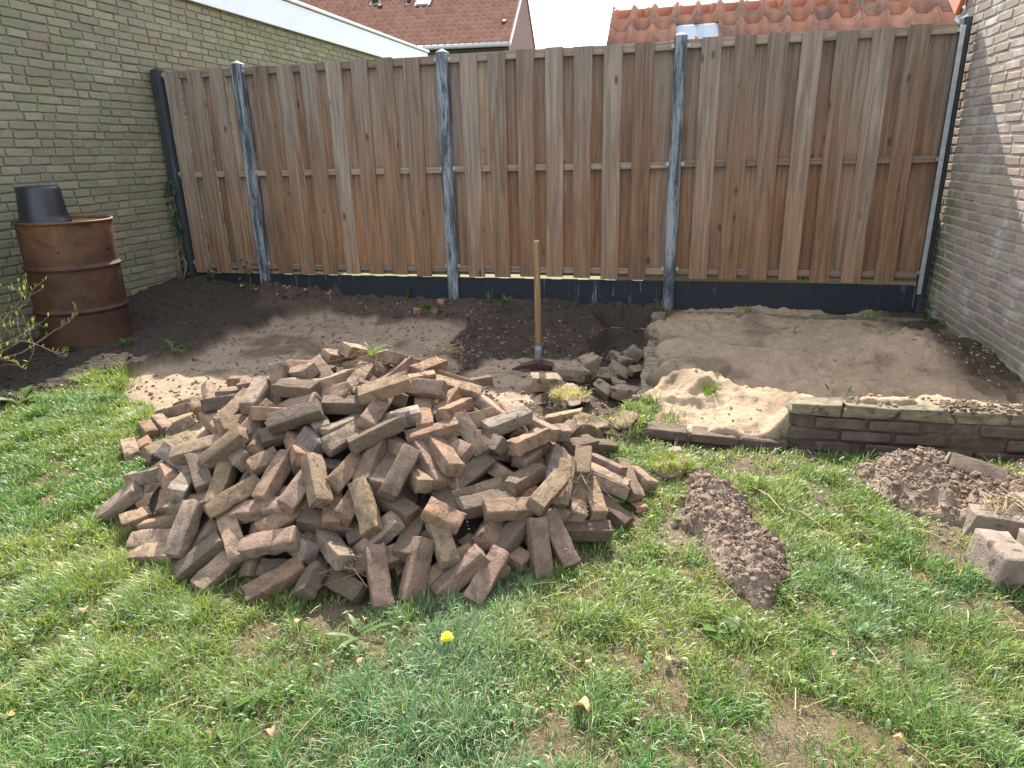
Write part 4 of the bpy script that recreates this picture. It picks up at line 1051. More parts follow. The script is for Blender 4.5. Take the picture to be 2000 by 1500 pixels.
for (x, hy, hz_, zc) in sec:
    V += [(x, -hy, zc-hz_), (x, hy, zc-hz_), (x, hy, zc+hz_), (x, -hy, zc+hz_)]
for i in range(len(sec)-1):
    for q in range(4): F.append((i*4+q, i*4+(q+1) % 4, i*4+4+(q+1) % 4, i*4+4+q))
F += [(3, 2, 1, 0), tuple(range(len(sec)*4-4, len(sec)*4))]
obj('head', mesh('head', V, F, M['iron']), matt, (0, 0, 0.03), (0.15, 0.0, 0.12))

# ------------------------------------------------------------------ stones
from mathutils import noise as mnz
def chunk(name, size, seed, mat, rough_=0.12, cuts=3, bev=0.12):
    bm = bmesh.new(); bmesh.ops.create_cube(bm, size=1.0)
    bmesh.ops.bevel(bm, geom=list(bm.edges), offset=bev*0.35, segments=1, affect='EDGES')
    bmesh.ops.subdivide_edges(bm, edges=list(bm.edges), cuts=cuts, use_grid_fill=True)
    r = random.Random(seed); sh = Vector((r.uniform(0, 90), r.uniform(0, 90), r.uniform(0, 90)))
    kx, ky, kz_ = r.uniform(-0.25, 0.25), r.uniform(-0.25, 0.25), r.uniform(-0.2, 0.2)
    for v in bm.verts:
        p = v.co.copy(); n_ = mnz.noise(p*2.2+sh)*rough_+mnz.noise(p*6+sh)*rough_*0.4
        p += v.normal*n_
        v.co = Vector(((p.x+kx*p.y*p.z*2+kz_*p.z)*size[0], (p.y*(1+ky*p.x))*size[1], (p.z*(1+kx*p.x))*size[2]))
    bmesh.ops.triangulate(bm, faces=list(bm.faces))
    me = bpy.data.meshes.new(name); bm.to_mesh(me); bm.free(); me.materials.append(mat)
    return me
def stone(name, px, py, size, rot, seed, mat, label, cat, group=None, lift=0.35, rough_=0.12):
    p = onG(px, py); size = tuple(k*(0.9 if name == 'rubble_stone' else 1) for k in size); o = obj(name, chunk(name, size, seed, mat, rough_), None, (p.x, p.y, p.z+size[2]*lift), rot)
    smooth_angle(o, 32); return tag(o, label, cat, group)
RG = 'rubble pieces in the trench'
for i, (px, py, sz, rot, lb) in enumerate((
    (1068, 762, (0.19, 0.11, 0.10), (0.1, 0.0, 0.15), 'grey brown rubble chunk beside yellow grass sod, nearest the brick heap'),
    (1112, 738, (0.22, 0.13, 0.09), (0.15, 0.1, 0.3), 'long broken concrete lump right beside the mattock head'),
    (1150, 728, (0.13, 0.11, 0.11), (0.2, -0.35, 0.5), 'upright broken slab behind the long concrete lump'),
    (1178, 745, (0.17, 0.09, 0.09), (0.8, 0.2, 0.5), 'tilted gable shaped rubble piece with yellowish edge'),
    (1205, 738, (0.14, 0.10, 0.09), (0.6, 0.5, 0.1), 'tilted broken brick behind the gable shaped piece'),
    (1218, 715, (0.13, 0.09, 0.08), (0.2, 0.2, 0.8), 'flat topped rubble brick deep in the trench'),
    (1238, 702, (0.11, 0.10, 0.10), (0.1, 0.5, 0.2), 'squarish rubble brick next to the trench edging'),
    (1200, 702, (0.09, 0.08, 0.07), (0.3, 0.1, 1.2), 'small rounded rubble piece at the far end of the heap in the trench'),
    (1222, 778, (0.17, 0.10, 0.08), (0.05, 0.0, -0.4), 'flat pale brick lying in front of the trench rubble'),
    (1180, 770, (0.13, 0.08, 0.07), (0.4, 0.3, -0.5), 'split grey brick leaning beside the flat pale brick'),
    (1210, 758, (0.10, 0.07, 0.06), (0.1, 0.2, 0.1), 'narrow rubble sliver wedged behind the flat pale brick'),
    (1240, 730, (0.12, 0.07, 0.06), (0.5, 0.1, 0.9), 'thin rubble shard against the trench edging'))):
    stone('rubble_stone', px, py+6, sz, rot, 200+i, M['rubble'], lb, 'rubble', RG, 0.75)
stone('stone', 1243, 788, (0.07, 0.03, 0.05), (0.5, 0.3, 0.5), 301, M['block'], 'small flat grey stone sliver by the grass at the trench end', 'stone')
stone('stone', 1250, 996, (0.05, 0.04, 0.03), (0, 0, 0.5), 302, M['redstone'], 'small reddish stone on the lawn near the brick heap', 'stone')
stone('stone', 1318, 886, (0.06, 0.05, 0.03), (0, 0, 0.2), 303, M['block'], 'pale round pebble on bare earth before the low wall', 'stone')
for px, py, sd, lb in ((815, 612, 1, 'reddish stone left of the weed rosette'), (848, 613, 2, 'reddish stone right of the weed rosette'), (862, 594, 3, 'reddish stone behind the weed rosette by the post foot')):
    stone('stone', px, py, (0.06, 0.045, 0.05), (0.2, 0.1, sd), 310+sd, M['redstone'], lb, 'stone', 'reddish stones around the weed')
# grey blocks by the soil mound
def block(px, py, size, rz, label, tilt=0.0):
    p = onG(px, py); o = obj('block', chunk('block', size, px, M['block'], 0.05, 3, 0.1), None, (p.x, p.y, p.z+size[2]*0.45), (tilt, 0, rz)); smooth_angle(o, 38)
    return tag(o, label, 'stone block', 'grey blocks on the lawn')
block(1944, 1122, (0.095, 0.17, 0.12), 0.1, 'large grey brown block with mossy top standing in front of the other blocks', 0.03)
block(2028, 1112, (0.10, 0.19, 0.10), -0.15, 'grey block standing right beside the large mossy block')
block(1938, 1042, (0.16, 0.085, 0.085), -0.2, 'grey block with straw on top lying behind the large block')
block(2022, 1030, (0.10, 0.16, 0.10), 0.2, 'pinkish grey block beside the straw topped block')
p = onG(1902, 940); o = obj('slab_fragment', chunk('slab_fragment', (0.20, 0.085, 0.028), 91, M['lowbrick'], 0.06), None, (p.x, p.y, p.z+0.05), (0.5, 0.12, -0.55))
smooth_angle(o, 35); tag(o, 'dark slab fragment sticking out of the larger soil mound', 'slab')
o2 = obj('glazed_edge', MB().box(0.012, 0.075, 0.024, (-0.105, 0, 0), 0.004).mesh('glazed_edge', M['block']), o)

# ------------------------------------------------------------------ low foundation wall and edgings
low = empty('low_wall', (1.2, 3.2, 0), 'low old brick wall with mossy top course in front of the sand bed', 'low wall')
bmv = [MB().add(irregular(0.205, 0.050, 0.10, 0.006, 400+i, 0.0028)[:, [1, 0, 2]], CHF[:, ::-1]).mesh('brick', M['lowbrick']) for i in range(5)]
tmv = [chunk('brick', (0.205, 0.105, 0.054), 420+i, M['lowtop'], 0.07, 3, 0.12) for i in range(6)]
rr = random.Random(4)
for row in range(5):
    z = -0.075+row*0.0595
    x = 0.53+(0.105 if row % 2 else 0)
    if row % 2: obj('brick', rr.choice(tmv if row == 4 else bmv), low, (0.578-1.2, 0.012, z), (0, 0, 0), (0.42, 1, 1))
    while x < 2.0:
        o = obj('brick', rr.choice(tmv if row == 4 else bmv), low, (x+0.11-1.2, rr.uniform(-0.012, 0.012)+0.0, z+rr.uniform(-0.002, 0.002)), (rr.uniform(-0.03, 0.03), rr.uniform(-0.012, 0.012), rr.uniform(-0.02, 0.02)))
        x += 0.222
obj('mortar', MB().box(1.40, 0.085, 0.285, (0.06, 0.006, 0.030), 0.006).mesh('mortar', M['lowbrick']), low)
wx_ = rng.uniform(-0.55, 0.75, 900); wy_ = rng.normal(0.02, 0.035, 900); kx_ = fbm(wx_, wx_*0, 6, 3, 222) > 0.47
wx_, wy_ = wx_[kx_], np.clip(wy_[kx_], -0.05, 0.10)
tag(obj('soil_crust', lumps('soil_crust', np.stack([wx_, wy_, np.full(len(wx_), 0.190)+rng.uniform(0, 0.008, len(wx_))], -1), 0.004+0.012*rng.random(len(wx_))**2, M['soil'], 0.6), low), kind='stuff')
low2 = empty('brick_footing', (0.2, 3.16, 0), 'lower course of old bricks half buried at the corner of the sand bed', 'footing')
for k in range(3):
    obj('brick', bmv[k], low2, (-0.22+0.222*k, rr.uniform(-0.008, 0.008), 0.005-0.01*k), (0.02, 0.03, rr.uniform(-0.03, 0.03)))
    obj('brick', bmv[k+1], low2, (-0.30+0.222*k, 0.02, -0.055), (0, 0, rr.uniform(-0.02, 0.02)))
ed = empty('brick_edging', (-0.14, 4.4, 0), 'row of old grey bricks edging the trench beside the sand bed', 'edging')
for k in range(11):
    y = -1.05+0.215*k
    o = obj('brick', chunk('brick', (0.10, 0.20, 0.07), 500+k, M['rubble'], 0.05), ed, (rr.uniform(-0.012, 0.012), y, -0.045+rr.uniform(-0.015, 0.01)+(0.05 if k == 10 else 0)), (rr.uniform(-0.05, 0.05), rr.uniform(-0.08, 0.08), rr.uniform(-0.08, 0.08)))
    smooth_angle(o, 35)
for k in range(2):
    o = obj('brick', chunk('brick', (0.10, 0.11, 0.07), 520+k, M['kerb'], 0.05), ed, (0.01*k, 1.02, 0.02-0.07*k), (0, 0, 0.05)); smooth_angle(o, 35)
kb = empty('kerb', (0.95, 5.60, 0), 'row of mossy kerb stones along the back of the sand bed', 'kerb')
for k in range(4):
    o = obj('kerb_stone', chunk('kerb_stone', (0.43, 0.055, 0.13), 540+k, M['kerb'], 0.03), kb, (-0.62+0.435*k, rr.uniform(-0.008, 0.008), -0.012+rr.uniform(-0.008, 0.008)), (0, rr.uniform(-0.012, 0.012), rr.uniform(-0.015, 0.015)))
    smooth_angle(o, 35)

# ------------------------------------------------------------------ soil mounds
def soil_mound(px, amp, label, seed, nl, extra=()):
    P = np.array([G(a, b)[:2] for a, b in px]); c = P.mean(0); lo = P.min(0)-0.1; hi = P.max(0)+0.1
    st_ = 0.0085; ax_, ay_ = np.meshgrid(np.arange(lo[0], hi[0], st_), np.arange(lo[1], hi[1], st_))
    m = inpoly(ax_+(fbm(ax_, ay_, 9, 3, seed)-0.5)*0.13, ay_+(fbm(ax_, ay_, 9, 3, seed+1)-0.5)*0.13, P).astype(float)
    e_ = blur(m, 16); e_ = np.clip((e_-0.25)/0.75, 0, 1); big_ = blur(m, 100)
    h = e_**0.6*0.02+big_**1.5*amp
    for (qx, qy, w, a) in extra:
        q = G(qx, qy); h = h+a*np.exp(-(((ax_-q[0])/w)**2+((ay_-q[1])/w)**2))*e_
    nz_ = fbm(ax_, ay_, 13, 5, seed+5, 0.62)-0.5
    h = h*(1+1.1*nz_)+e_*nz_*0.042
    z = gz(ax_, ay_)+np.where(e_ > 0.02, h, -0.03)-0.004
    k = e_ > 0.02
    ny_, nx_ = ax_.shape; id_ = np.arange(ny_*nx_).reshape(ny_, nx_)
    q_ = np.stack([id_[:-1, :-1], id_[:-1, 1:], id_[1:, 1:], id_[1:, :-1]], -1).reshape(-1, 4)
    kk_ = blur(k.astype(float), 1).ravel() > 0.1
    q_ = q_[kk_[q_].all(1)]; used, inv = np.unique(q_, return_inverse=True)
    o3_ = np.array([c[0], c[1], 0]); V_ = np.stack([ax_, ay_, z], -1).reshape(-1, 3)[used]-o3_
    root = empty('soil_mound', (c[0], c[1], 0), label, 'soil heap')
    obj('heap', mesh('heap', V_, inv.reshape(-1, 4), M['soil'], True), root)
    x = rng.uniform(lo[0], hi[0], nl*6); y = rng.uniform(lo[1], hi[1], nl*6)
    i_ = np.clip(((x-lo[0])/st_).astype(int), 0, nx_-1); j_ = np.clip(((y-lo[1])/st_).astype(int), 0, ny_-1)
    kk2 = e_[j_, i_] > 0.15; x, y, i_, j_ = x[kk2][:nl], y[kk2][:nl], i_[kk2][:nl], j_[kk2][:nl]
    s_ = np.where(rng.random(len(x)) < 0.93, 0.0018+0.0045*rng.random(len(x))**2, 0.007+0.013*rng.random(len(x))**2)
    lm = lumps('clods', np.stack([x, y, z[j_, i_]+s_*0.3], -1)-o3_, s_, M['soil'], 0.8)
    tag(obj('clods', lm, root), kind='stuff')
    return root
soil_mound([(1330, 940), (1375, 920), (1410, 960), (1470, 1010), (1530, 1070), (1545, 1130), (1500, 1178), (1440, 1160), (1400, 1105), (1360, 1060), (1340, 1000)], 0.045,
           'oval mound of crumbly brown soil lying alone on the lawn', 900, 6000, ((1410, 1000, 0.1, 0.03), (1440, 1110, 0.10, 0.02)))
soil_mound([(1655, 925), (1720, 900), (1790, 893), (1870, 912), (2010, 960), (2080, 1010), (2020, 1060), (1900, 1040), (1820, 1015), (1740, 985), (1690, 950)], 0.022,
           'larger mound of brown soil with a dark slab fragment beside the grey blocks', 950, 8000, ((1785, 930, 0.12, 0.035), (1860, 985, 0.12, 0.02)))
soil_mound([(1930, 902), (2080, 892), (2110, 940), (1990, 925)], 0.05, 'small ridge of soil at the foot of the low wall', 970, 600)

# ------------------------------------------------------------------ plants
def leaf_mesh(name, L_, W_, mat, bend=0.35, fold=0.25, n=6, tip=1.0, wav=0.0):
    V = []; F = []
    for i in range(n+1):
        t = i/n; w = W_*0.5*(math.sin(math.pi*min(1, t**0.75*0.97+0.03))**0.8)*(1 if tip else 1)
        x = L_*t*math.cos(bend*t); z = L_*t*math.sin(0.5)*(1-t*bend*1.6)
        zz = wav*math.sin(i*2.1)
        V += [(x, -w, z+fold*w+zz), (x, 0, z), (x, w, z+fold*w-zz)]
    for i in range(n):
        a = i*3; F += [(a, a+3, a+4, a+1), (a+1, a+4, a+5, a+2)]
    return mesh(name, V, F, mat, True)
LM = {k: leaf_mesh('leaf', 1.0, w, M['leaf'], b, f, 6, 1, wv) for k, (w, b, f, wv) in dict(dock=(0.36, 0.5, 0.3, 0.02), mid=(0.30, 0.35, 0.25, 0.015), round=(0.62, 0.3, 0.2, 0.0), thin=(0.15, 0.3, 0.2, 0.01)).items()}
def weed(px, py, n, size, kind, label, erect=0.7, spread=0.015, group=None, cat='weed', p=None):
    p = onG(px, py) if p is None else p
    root = empty('leafy_weed', p, label, cat, group); r = random.Random(int(px*7+py))
    for i in range(n):
        s = size*r.uniform(0.55, 1.15); a = r.uniform(0, 6.28) if n > 2 else r.uniform(0, 6.28)
        o = obj('leaf', LM[kind], root, (r.gauss(0, spread), r.gauss(0, spread), r.uniform(0, spread)), (r.uniform(-0.3, 0.3), -r.uniform(0.1, 1.0)*erect, a), (s, s, s))
    return root
weed(796, 582, 8, 0.13, 'dock', 'broad leaved green weed against the base plate, left of the middle post', 1.1)
weed(832, 606, 12, 0.095, 'mid', 'green weed rosette between reddish stones', 0.9)
weed(880, 600, 6, 0.07, 'mid', 'small green weed at the foot of the post next to reddish stones', 0.9)
weed(955, 592, 10, 0.10, 'thin', 'bushy green weed at the base plate right of the weathered post', 1.1)
weed(985, 590, 6, 0.11, 'dock', 'two leaved pale green weed standing right of the bushy weed', 1.2)
weed(250, 678, 11, 0.10, 'mid', 'green leafy weed beside the foot of the rusty drum', 0.7)
weed(132, 688, 4, 0.07, 'round', 'small round leaved weed in front of the rusty drum', 0.5)
weed(38, 792, 8, 0.19, 'dock', 'large leaved dock plant at the edge of the lawn and dark soil', 0.5, 0.03)
weed(335, 690, 22, 0.055, 'mid', 'trailing weeds along the edge of the dark soil bed', 0.5, 0.07)
weed(1548, 655, 9, 0.055, 'thin', 'small green weed on the sand near the kerb', 0.6, 0.03)
weed(1730, 662, 10, 0.05, 'thin', 'low green weed on the sand toward the right wall', 0.4, 0.04)
weed(1842, 640, 6, 0.07, 'round', 'round leaved weed at the dark corner by the right wall', 0.6, 0.03)
weed(1645, 775, 9, 0.05, 'mid', 'yellow green weed on lit sand behind the low wall', 0.5, 0.03)
weed(1785, 790, 12, 0.05, 'thin', 'yellow green weed growing over the top of the low wall', 0.5, 0.035)
weed(1412, 1238, 7, 0.06, 'round', 'pale round clover leaves in the lawn before the soil mound', 0.25, 0.03)
weed(868, 1285, 12, 0.10, 'thin', 'dandelion leaf rosette around the yellow flower', 0.3, 0.01)
weed(700, 1245, 9, 0.09, 'thin', 'flat dandelion rosette in the lawn in front of the brick heap', 0.2, 0.015)
weed(450, 1410, 9, 0.10, 'thin', 'flat dandelion rosette in the long grass at the lawn front', 0.2, 0.02)
for i, (px, py) in enumerate(((1810, 612), (1828, 606), (1845, 600))):
    p = onG(px, py+16); r = random.Random(i); root = empty('nettle', p, ('tall', 'middle', 'bushy')[i]+' dark green nettle growing in the corner of fence and right wall', 'nettle', 'nettles by the right wall')
    hgt = (0.16, 0.2, 0.24)[i]; obj('stem', MB().tube([(0, 0, 0), (0.01, 0, hgt*0.5), (0.0, 0.01, hgt)], [0.003, 0.0025, 0.0015], 5).mesh('stem', M['twig']), root)
    for k in range(26):
        t = k/26; s = 0.075*(1.1-0.5*t); obj('leaf', LM['mid'], root, (0, 0, hgt*(0.1+0.9*t)), (r.uniform(-0.3, 0.3), r.uniform(-0.3, 0.4), k*1.57+r.uniform(-0.3, 0.3)), (s, s, s))
# ivy
IV = mesh('leaf', [(0, 0, 0), (0.25, 0.42, 0.05), (0.5, 0.30, 0.0), (1.0, 0, -0.05), (0.5, -0.30, 0.0), (0.25, -0.42, 0.05), (0.4, 0, 0.06)], [(0, 6, 1), (1, 6, 2), (2, 6, 3), (3, 6, 4), (4, 6, 5), (5, 6, 0)], M['ivy'], True)
def ivy(pts, n, size, label, spread=0.04):
    root = empty('ivy', pts[0], label, 'ivy', 'ivy plants on the fence'); b0 = Vector(pts[0]); P = [Vector(q)-b0 for q in pts]
    obj('stem', MB().tube(P, 0.004, 5).mesh('stem', M['twig']), root); r = random.Random(n)
    for i in range(n):
        t = r.uniform(0, len(P)-1.001); k = int(t); q = P[k].lerp(P[k+1], t-k)+Vector((r.gauss(0, spread), -abs(r.gauss(0.01, 0.02)), r.gauss(0, 0.02)))
        s = size*r.uniform(0.6, 1.25); obj('leaf', IV, root, q, (math.radians(-65)+r.uniform(-0.5, 0.5), r.uniform(-0.5, 0.5)+1.1, r.uniform(-0.8, 0.8)-1.6), (s, s, s))
y_ = D-0.085
ivy([(-4.66, y_, 0.12), (-4.70, y_, 0.4), (-4.67, y_, 0.7), (-4.69, y_, 0.95), (-4.66, y_, 1.12)], 75, 0.055, 'dark green ivy climbing the post in the corner by the greenish wall')
ivy([(-4.55, y_, 0.16), (-4.45, y_, 0.24), (-4.3, y_, 0.26)], 14, 0.05, 'short ivy shoot creeping along the base plate corner')
ivy([(-4.02, y_, 0.05), (-3.99, y_, 0.2), (-4.0, y_, 0.38)], 22, 0.045, 'small ivy shoot left of the second concrete post')
# dry climber stump in the corner
b = MB(); r = random.Random(8)
for k in range(9):
    x = -4.70+r.uniform(-0.03, 0.06); b.tube([(x, D-0.13-r.uniform(0, 0.06), 0.14), (x+r.uniform(-0.05, 0.05), D-0.12, 0.35), (x+r.uniform(-0.06, 0.04), D-0.10, r.uniform(0.42, 0.62))], [0.012, 0.008, 0.004], 5)
tag(obj('dead_stump', b.mesh('dead_stump', M['root'], True)), 'bundle of dead brown stems in the corner below the ivy', 'stump')
sp = onG(1640, 608); b = MB().tube([sp, sp+Vector((0.005, 0, 0.07)), sp+Vector((0.0, 0, 0.13))], [0.008, 0.010, 0.013], 7).tube([sp+Vector((0, 0, 0.06)), sp+Vector((0.02, -0.01, 0.10)), sp+Vector((0.012, 0, 0.145))], [0.006, 0.006, 0.008], 6)
tag(obj('cut_stem', b.mesh('cut_stem', M['straw'], True)), 'short dry cut stem standing before the base plate at the kerb', 'plant stem')

# shrub at the left
sb = Vector((-3.95, 3.18, 0.03)); shrub = empty('shrub', sb, 'budding shrub with pale twigs in front of the rusty drum', 'shrub')
r = random.Random(12); tw_ = MB(); tips = []
def grow(p, d, rad, ln, depth):
    pts = [p]; q = p.copy(); dd = d.normalized()
    for k in range(4):
        dd = (dd+Vector((r.gauss(0, 0.22), r.gauss(0, 0.22), r.gauss(0.03, 0.18)))).normalized(); q = q+dd*ln/4; pts.append(q.copy())
    tw_.tube(pts, [rad, rad*0.9, rad*0.8, rad*0.7, rad*0.55], 6)
    tips.append((pts[-1], dd))
    for k in (1, 2, 3):
        if r.random() < 0.35: tips.append((pts[k], (dd+Vector((0, 0, 0.6))).normalized()))
    if depth > 0:
        for k in range(2 if depth > 1 else r.choice((1, 2, 2))):
            e = (dd+Vector((r.gauss(0, 0.5), r.gauss(0, 0.5), r.gauss(0.1, 0.5)))).normalized(); grow(pts[r.choice((2, 3, 4))], e, rad*0.62, ln*0.62, depth-1)
for k in range(9):
    a = r.uniform(-0.9, 1.6); grow(Vector((r.gauss(-0.18, 0.06), r.gauss(0, 0.05), 0)), Vector((math.cos(a)*0.5-0.15, math.sin(a)*0.5, r.uniform(0.5, 1.3))), 0.0065, 0.34, 3)
grow(Vector((-0.12, 0, 0.12)), Vector((0.75, 0.15, 0.38)), 0.006, 0.34, 3); grow(Vector((-0.12, 0, 0.2)), Vector((0.8, 0.05, 0.25)), 0.006, 0.32, 3)
grow(Vector((-0.15, -0.05, 0.05)), Vector((0.8, 0.0, 0.15)), 0.005, 0.28, 2)
obj('twigs', tw_.mesh('twigs', M['twig'], True), shrub)
BUD = leaf_mesh('bud', 1.0, 0.42, M['bud'], 0.2, 0.5, 4)
for (q, d) in tips:
    for k in range(r.choice((1, 2))):
        o = obj('bud', BUD, shrub, q); e = (d+Vector((r.gauss(0, 0.3), r.gauss(0, 0.3), 0.7+r.gauss(0, 0.3)))).to_track_quat('X', 'Z'); o.rotation_mode = 'QUATERNION'; o.rotation_quaternion = e
        s = r.uniform(0.016, 0.034); o.scale = (s, s, s)

# tufts and sods
def sod(px, py, R, hgt, label, seed, grassn, c1, c2):
    p = onG(px, py); root = empty('grass_sod', p, label, 'sod'); o = obj('earth', chunk('earth', (R*1.5, R*1.1, hgt*0.9), seed, M['soil'], 0.45), root, (0, 0, hgt*0.2), (0.1, 0, seed)); smooth_angle(o, 60)
    a = rng.uniform(0, 6.28, grassn); q = R*0.9*np.sqrt(rng.random(grassn)); c = np.array(c1)+(np.array(c2)-np.array(c1))*rng.random((grassn, 1))
    me = blades(q*np.cos(a), q*np.sin(a)*0.75, np.full(grassn, hgt*0.75)-0.35*hgt*(q/R)**2, rng.uniform(0.02, 0.06, grassn), rng.uniform(0.0025, 0.004, grassn), a+rng.normal(0, 0.7, grassn), np.clip(rng.normal(0.75, 0.2, grassn), 0.2, 0.97), c, 'blades')
    obj('blades', me, root)
sod(1312, 925, 0.11, 0.07, 'lump of grass sod with dark roots between heap and soil mound', 61, 420, (0.16, 0.24, 0.03), (0.34, 0.36, 0.06))
sod(1112, 785, 0.12, 0.07, 'yellow grass sod lying beside the trench rubble', 62, 260, (0.34, 0.33, 0.07), (0.5, 0.45, 0.15))
sod(1150, 850, 0.10, 0.11, 'clod of earth with roots on top of the bricks at the heap edge', 63, 60, (0.3, 0.3, 0.06), (0.45, 0.4, 0.15))
sod(1215, 838, 0.10, 0.08, 'crumbling earth sod with few blades in front of the trench', 64, 110, (0.12, 0.2, 0.03), (0.3, 0.32, 0.07))
for (px, py, n_, L0, R0, lb) in ((1388, 752, 90, 0.075, 0.03, 'grass tuft on the sand bed by the hollow'), (1600, 868, 120, 0.10, 0.06, 'grass tuft at the foot of the low wall'), (1730, 885, 160, 0.09, 0.10, 'grass tuft between low wall and larger soil mound'),
                                 (1305, 822, 80, 0.06, 0.05, 'grass tuft on sand at the footing corner'), (1258, 818, 90, 0.06, 0.05, 'grass tuft at the near end of the trench'), (1000, 1090, 200, 0.085, 0.10, 'thick grass tuft beside the heap near a standing brick'),
                                 (1985, 870, 90, 0.13, 0.05, 'long grass tuft hanging over the dark gap of the low wall'), (410, 575, 60, 0.10, 0.05, 'grass tuft at the base plate in the ivy corner'), (1290, 610, 60, 0.06, 0.06, 'grass tuft at the foot of the pale streaked post'),
                                 (1700, 618, 70, 0.07, 0.08, 'grass tuft along the kerb right of the cut stem'), (1460, 612, 60, 0.07, 0.08, 'thin grass tuft along the kerb left of the cut stem'), (235, 735, 150, 0.08, 0.12, 'bright grass tuft at the lawn corner by the pale sand')):
    tuft_obj('grass_tuft', onG(px, py), n_, L0, R0, lb)
# uprooted weeds lying on the heap
def heap_top(px, py):
    p = hit(px, py); return Vector(p.tolist())+Vector((0, 0, 0.045))
p = heap_top(730, 722); root = empty('uprooted_weed', p, 'uprooted weed with green blades and roots lying on the heap top', 'weed'); r = random.Random(3); b = MB()
for k in range(14): b.tube([(r.gauss(0, 0.02), r.gauss(0, 0.02), 0), (r.gauss(0, 0.05), r.gauss(-0.03, 0.03), 0.012), (r.gauss(-0.03, 0.08), r.gauss(-0.08, 0.05), -0.02)], [0.0022, 0.0018, 0.001], 4)
obj('roots', b.mesh('roots', M['root']), root); n_ = 40; a = rng.uniform(0, 6.28, n_)
obj('blades', blades(np.zeros(n_), np.zeros(n_), np.zeros(n_), rng.uniform(0.04, 0.10, n_), np.full(n_, 0.004), a, np.clip(rng.normal(0.8, 0.15, n_), 0.3, 0.97), np.array([[0.2, 0.3, 0.05]])*rng.uniform(0.7, 1.3, (n_, 1)), 'blades'), root)
for (px, py, lb) in ((865, 705, 'tangle of dry roots lying between bricks at the heap top right'), (1125, 960, 'tangle of dry roots hanging from bricks at the heap right edge'), (680, 1120, 'mat of dry roots on a soil caked brick at the heap foot')):
    p = heap_top(px, py); b = MB(); r = random.Random(px)
    for k in range(26): b.tube([(r.gauss(0, 0.03), r.gauss(0, 0.03), r.gauss(0, 0.012)), (r.gauss(0, 0.04), r.gauss(0, 0.03), r.gauss(0, 0.02)), (r.gauss(0, 0.06), r.gauss(-0.02, 0.04), r.gauss(-0.03, 0.02))], [0.0016, 0.0014, 0.0008], 4)
    tag(obj('root_tangle', b.mesh('root_tangle', M['root']), None, p), lb, 'roots', 'root tangles on the brick heap')
# straw on the block and the lawn
p = onG(1945, 1030)+Vector((0, 0, 0.085)); b = MB(); r = random.Random(77)
for k in range(40): 
    a = r.uniform(0, 6.28); q = Vector((r.gauss(0, 0.03), r.gauss(0, 0.03), r.uniform(0, 0.02))); e = Vector((math.cos(a), math.sin(a), r.uniform(-0.2, 0.2)))*r.uniform(0.03, 0.08); b.tube([q-e, q+Vector((0, 0, 0.008)), q+e], 0.0012, 4)
tag(obj('straw_tuft', b.mesh('straw_tuft', M['straw']), None, p), 'tuft of dry straw lying on a grey block', 'straw')
b = MB()
for k in range(420):
    x, y = r.uniform(-3.2, 1.6), r.uniform(0.9, 3.0)
    if gz(x, y, np.maximum(lawn, bare)) < 0.4: continue
    a = r.uniform(0, 6.28); l_ = r.uniform(0.012, 0.05); z = float(gz(x, y))+r.uniform(0.008, 0.03); e = Vector((math.cos(a)*l_, math.sin(a)*l_, r.uniform(-0.006, 0.006))); q = Vector((x, y, z)); b.tube([q-e, q+Vector((0, 0, 0.004)), q+e], 0.0013, 3, False)
tag(obj('lawn_straw', b.mesh('lawn_straw', M['straw'])), 'loose straw bits scattered through the lawn', 'straw', kind='stuff')
for (pa, pb, lb) in (((1600, 880), (1710, 866), 'thin bent twig lying on soil in front of the low wall'), ((1530, 1000), (1610, 1042), 'pale dry stalk lying on the lawn right of the soil mound'), ((1660, 1050), (1780, 1068), 'dark thin twig lying on bare earth near the grey blocks'),
                     ((1470, 960), (1530, 1010), 'straw stalk lying on the flank of the lone soil mound'), ((640, 640), (700, 655), 'dark twig on the damp sand of the pit')):
    a, c = onG(*pa), onG(*pb); mdl = (a+c)/2+Vector((0, 0.02, 0.03)); o_ = a.copy()
    tag(obj('twig', MB().tube([Vector((0, 0, 0.02)), mdl-o_, c-o_+Vector((0, 0, 0.02))], [0.0028, 0.0024, 0.0015], 5).mesh('twig', M['straw'] if 'pale' in lb or 'straw' in lb else M['twig']), None, o_), lb, 'twig', 'twigs on the ground')
b = MB()
for k in range(260):
    if k < 170: x, y = r.uniform(-3.2, -0.2), r.uniform(3.3, 5.6)
    else: x, y = r.uniform(-0.1, 1.8), r.uniform(3.3, 5.6)
    a = r.uniform(0, 6.28); l_ = r.uniform(0.012, 0.055); q = Vector((x, y, float(gz(x, y))+0.003)); e = Vector((math.cos(a)*l_, math.sin(a)*l_, 0))
    b.tube([q-e, q+Vector((r.gauss(0, 0.01), r.gauss(0, 0.01), 0.006)), q+e], 0.0014, 3, False)
tag(obj('root_bits', b.mesh('root_bits', M['root'])), 'bits of root and twig strewn over the dug sand', 'roots', kind='stuff')
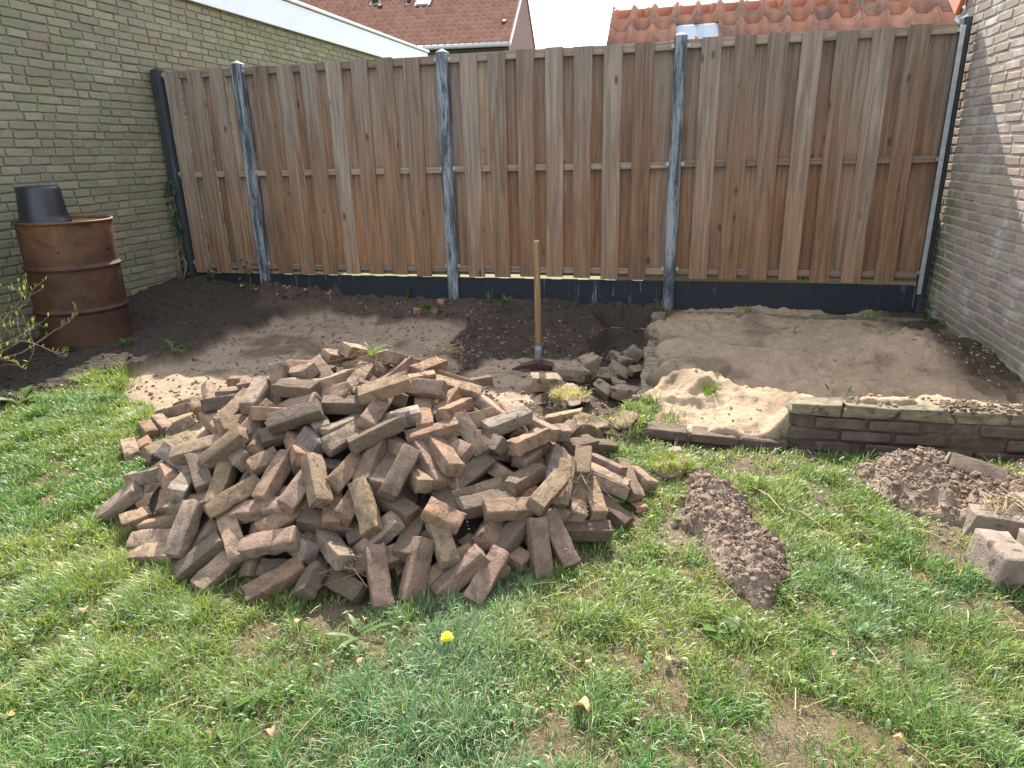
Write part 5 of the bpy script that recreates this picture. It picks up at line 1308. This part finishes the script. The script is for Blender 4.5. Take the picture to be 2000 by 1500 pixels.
# dead leaves
DLM = [leaf_mesh('dead_leaf', 1.0, w, M['deadleaf'], 0.9, f, 6, 1, 0.05) for w, f in ((0.7, 0.6), (0.5, 0.9), (0.8, 0.3))]
DL = [(1120, 1392, 0.065, 'largest curled dead leaf on the front lawn'), (537, 1452, 0.045, 'curled dead leaf near bare earth at the lawn front'), (34, 1406, 0.035, 'dead leaf in the long blue green grass'), (1634, 1290, 0.03, 'dead leaf right of the bare lawn patch'),
      (1742, 1452, 0.04, 'dead leaf on the thin lawn, lower of two'), (1310, 1300, 0.03, 'dead leaf on the edge of the bare lawn patch'), (590, 1222, 0.035, 'dead leaf on bare earth before the heap'), (706, 1296, 0.04, 'upright dead leaf beside a flat dandelion rosette'),
      (1150, 1300, 0.025, 'small orange dead leaf among short grass'), (168, 1207, 0.035, 'dead leaf on the mossy yellow lawn patch'), (1700, 915, 0.03, 'dead leaf by the larger soil mound'), (470, 562, 0.06, 'orange dead leaf on soil at the second post foot'),
      (500, 568, 0.05, 'brown dead leaf on soil right of the second post foot'), (545, 578, 0.05, 'orange dead leaf on soil before the base plate'), (1180, 855, 0.04, 'dead leaf on the crumbling earth by the footing'), (1990, 940, 0.05, 'pale dead leaf in grass beyond the soil mound')]
for i, (px, py, s, lb) in enumerate(DL):
    p = onG(px, py); zl = 0.02 if py > 850 else 0.008
    tag(obj('dead_leaf', DLM[i % 3], None, (p.x, p.y, p.z+zl), (random.uniform(-0.5, 0.5), random.uniform(-0.4, 0.3), random.uniform(0, 6.28)), (s, s, s)), lb, 'leaf', 'dead leaves on the ground')
# dandelion
p = onG(875, 1275); dand = empty('dandelion', p, 'yellow dandelion flower blooming in the front lawn', 'flower'); q = Vector((0.0, 0.0, 0.055))
obj('stem', MB().tube([(0, 0, 0), (0.003, 0, 0.03), q], [0.002, 0.0018, 0.0018], 6).mesh('stem', M['leaf']), dand)
PT = leaf_mesh('petal', 1.0, 0.2, M['petal'], 0.2, 0.1, 3); r = random.Random(5)
for ring, (nn_, tilt, ll) in enumerate(((20, 0.15, 0.021), (16, -0.35, 0.017), (12, -0.8, 0.012))):
    for k in range(nn_): obj('petal', PT, dand, q+Vector((0, 0, ring*0.001)), (0, tilt+0.45+r.uniform(-0.1, 0.1), k*6.283/nn_+ring*0.2), (ll, ll, ll))
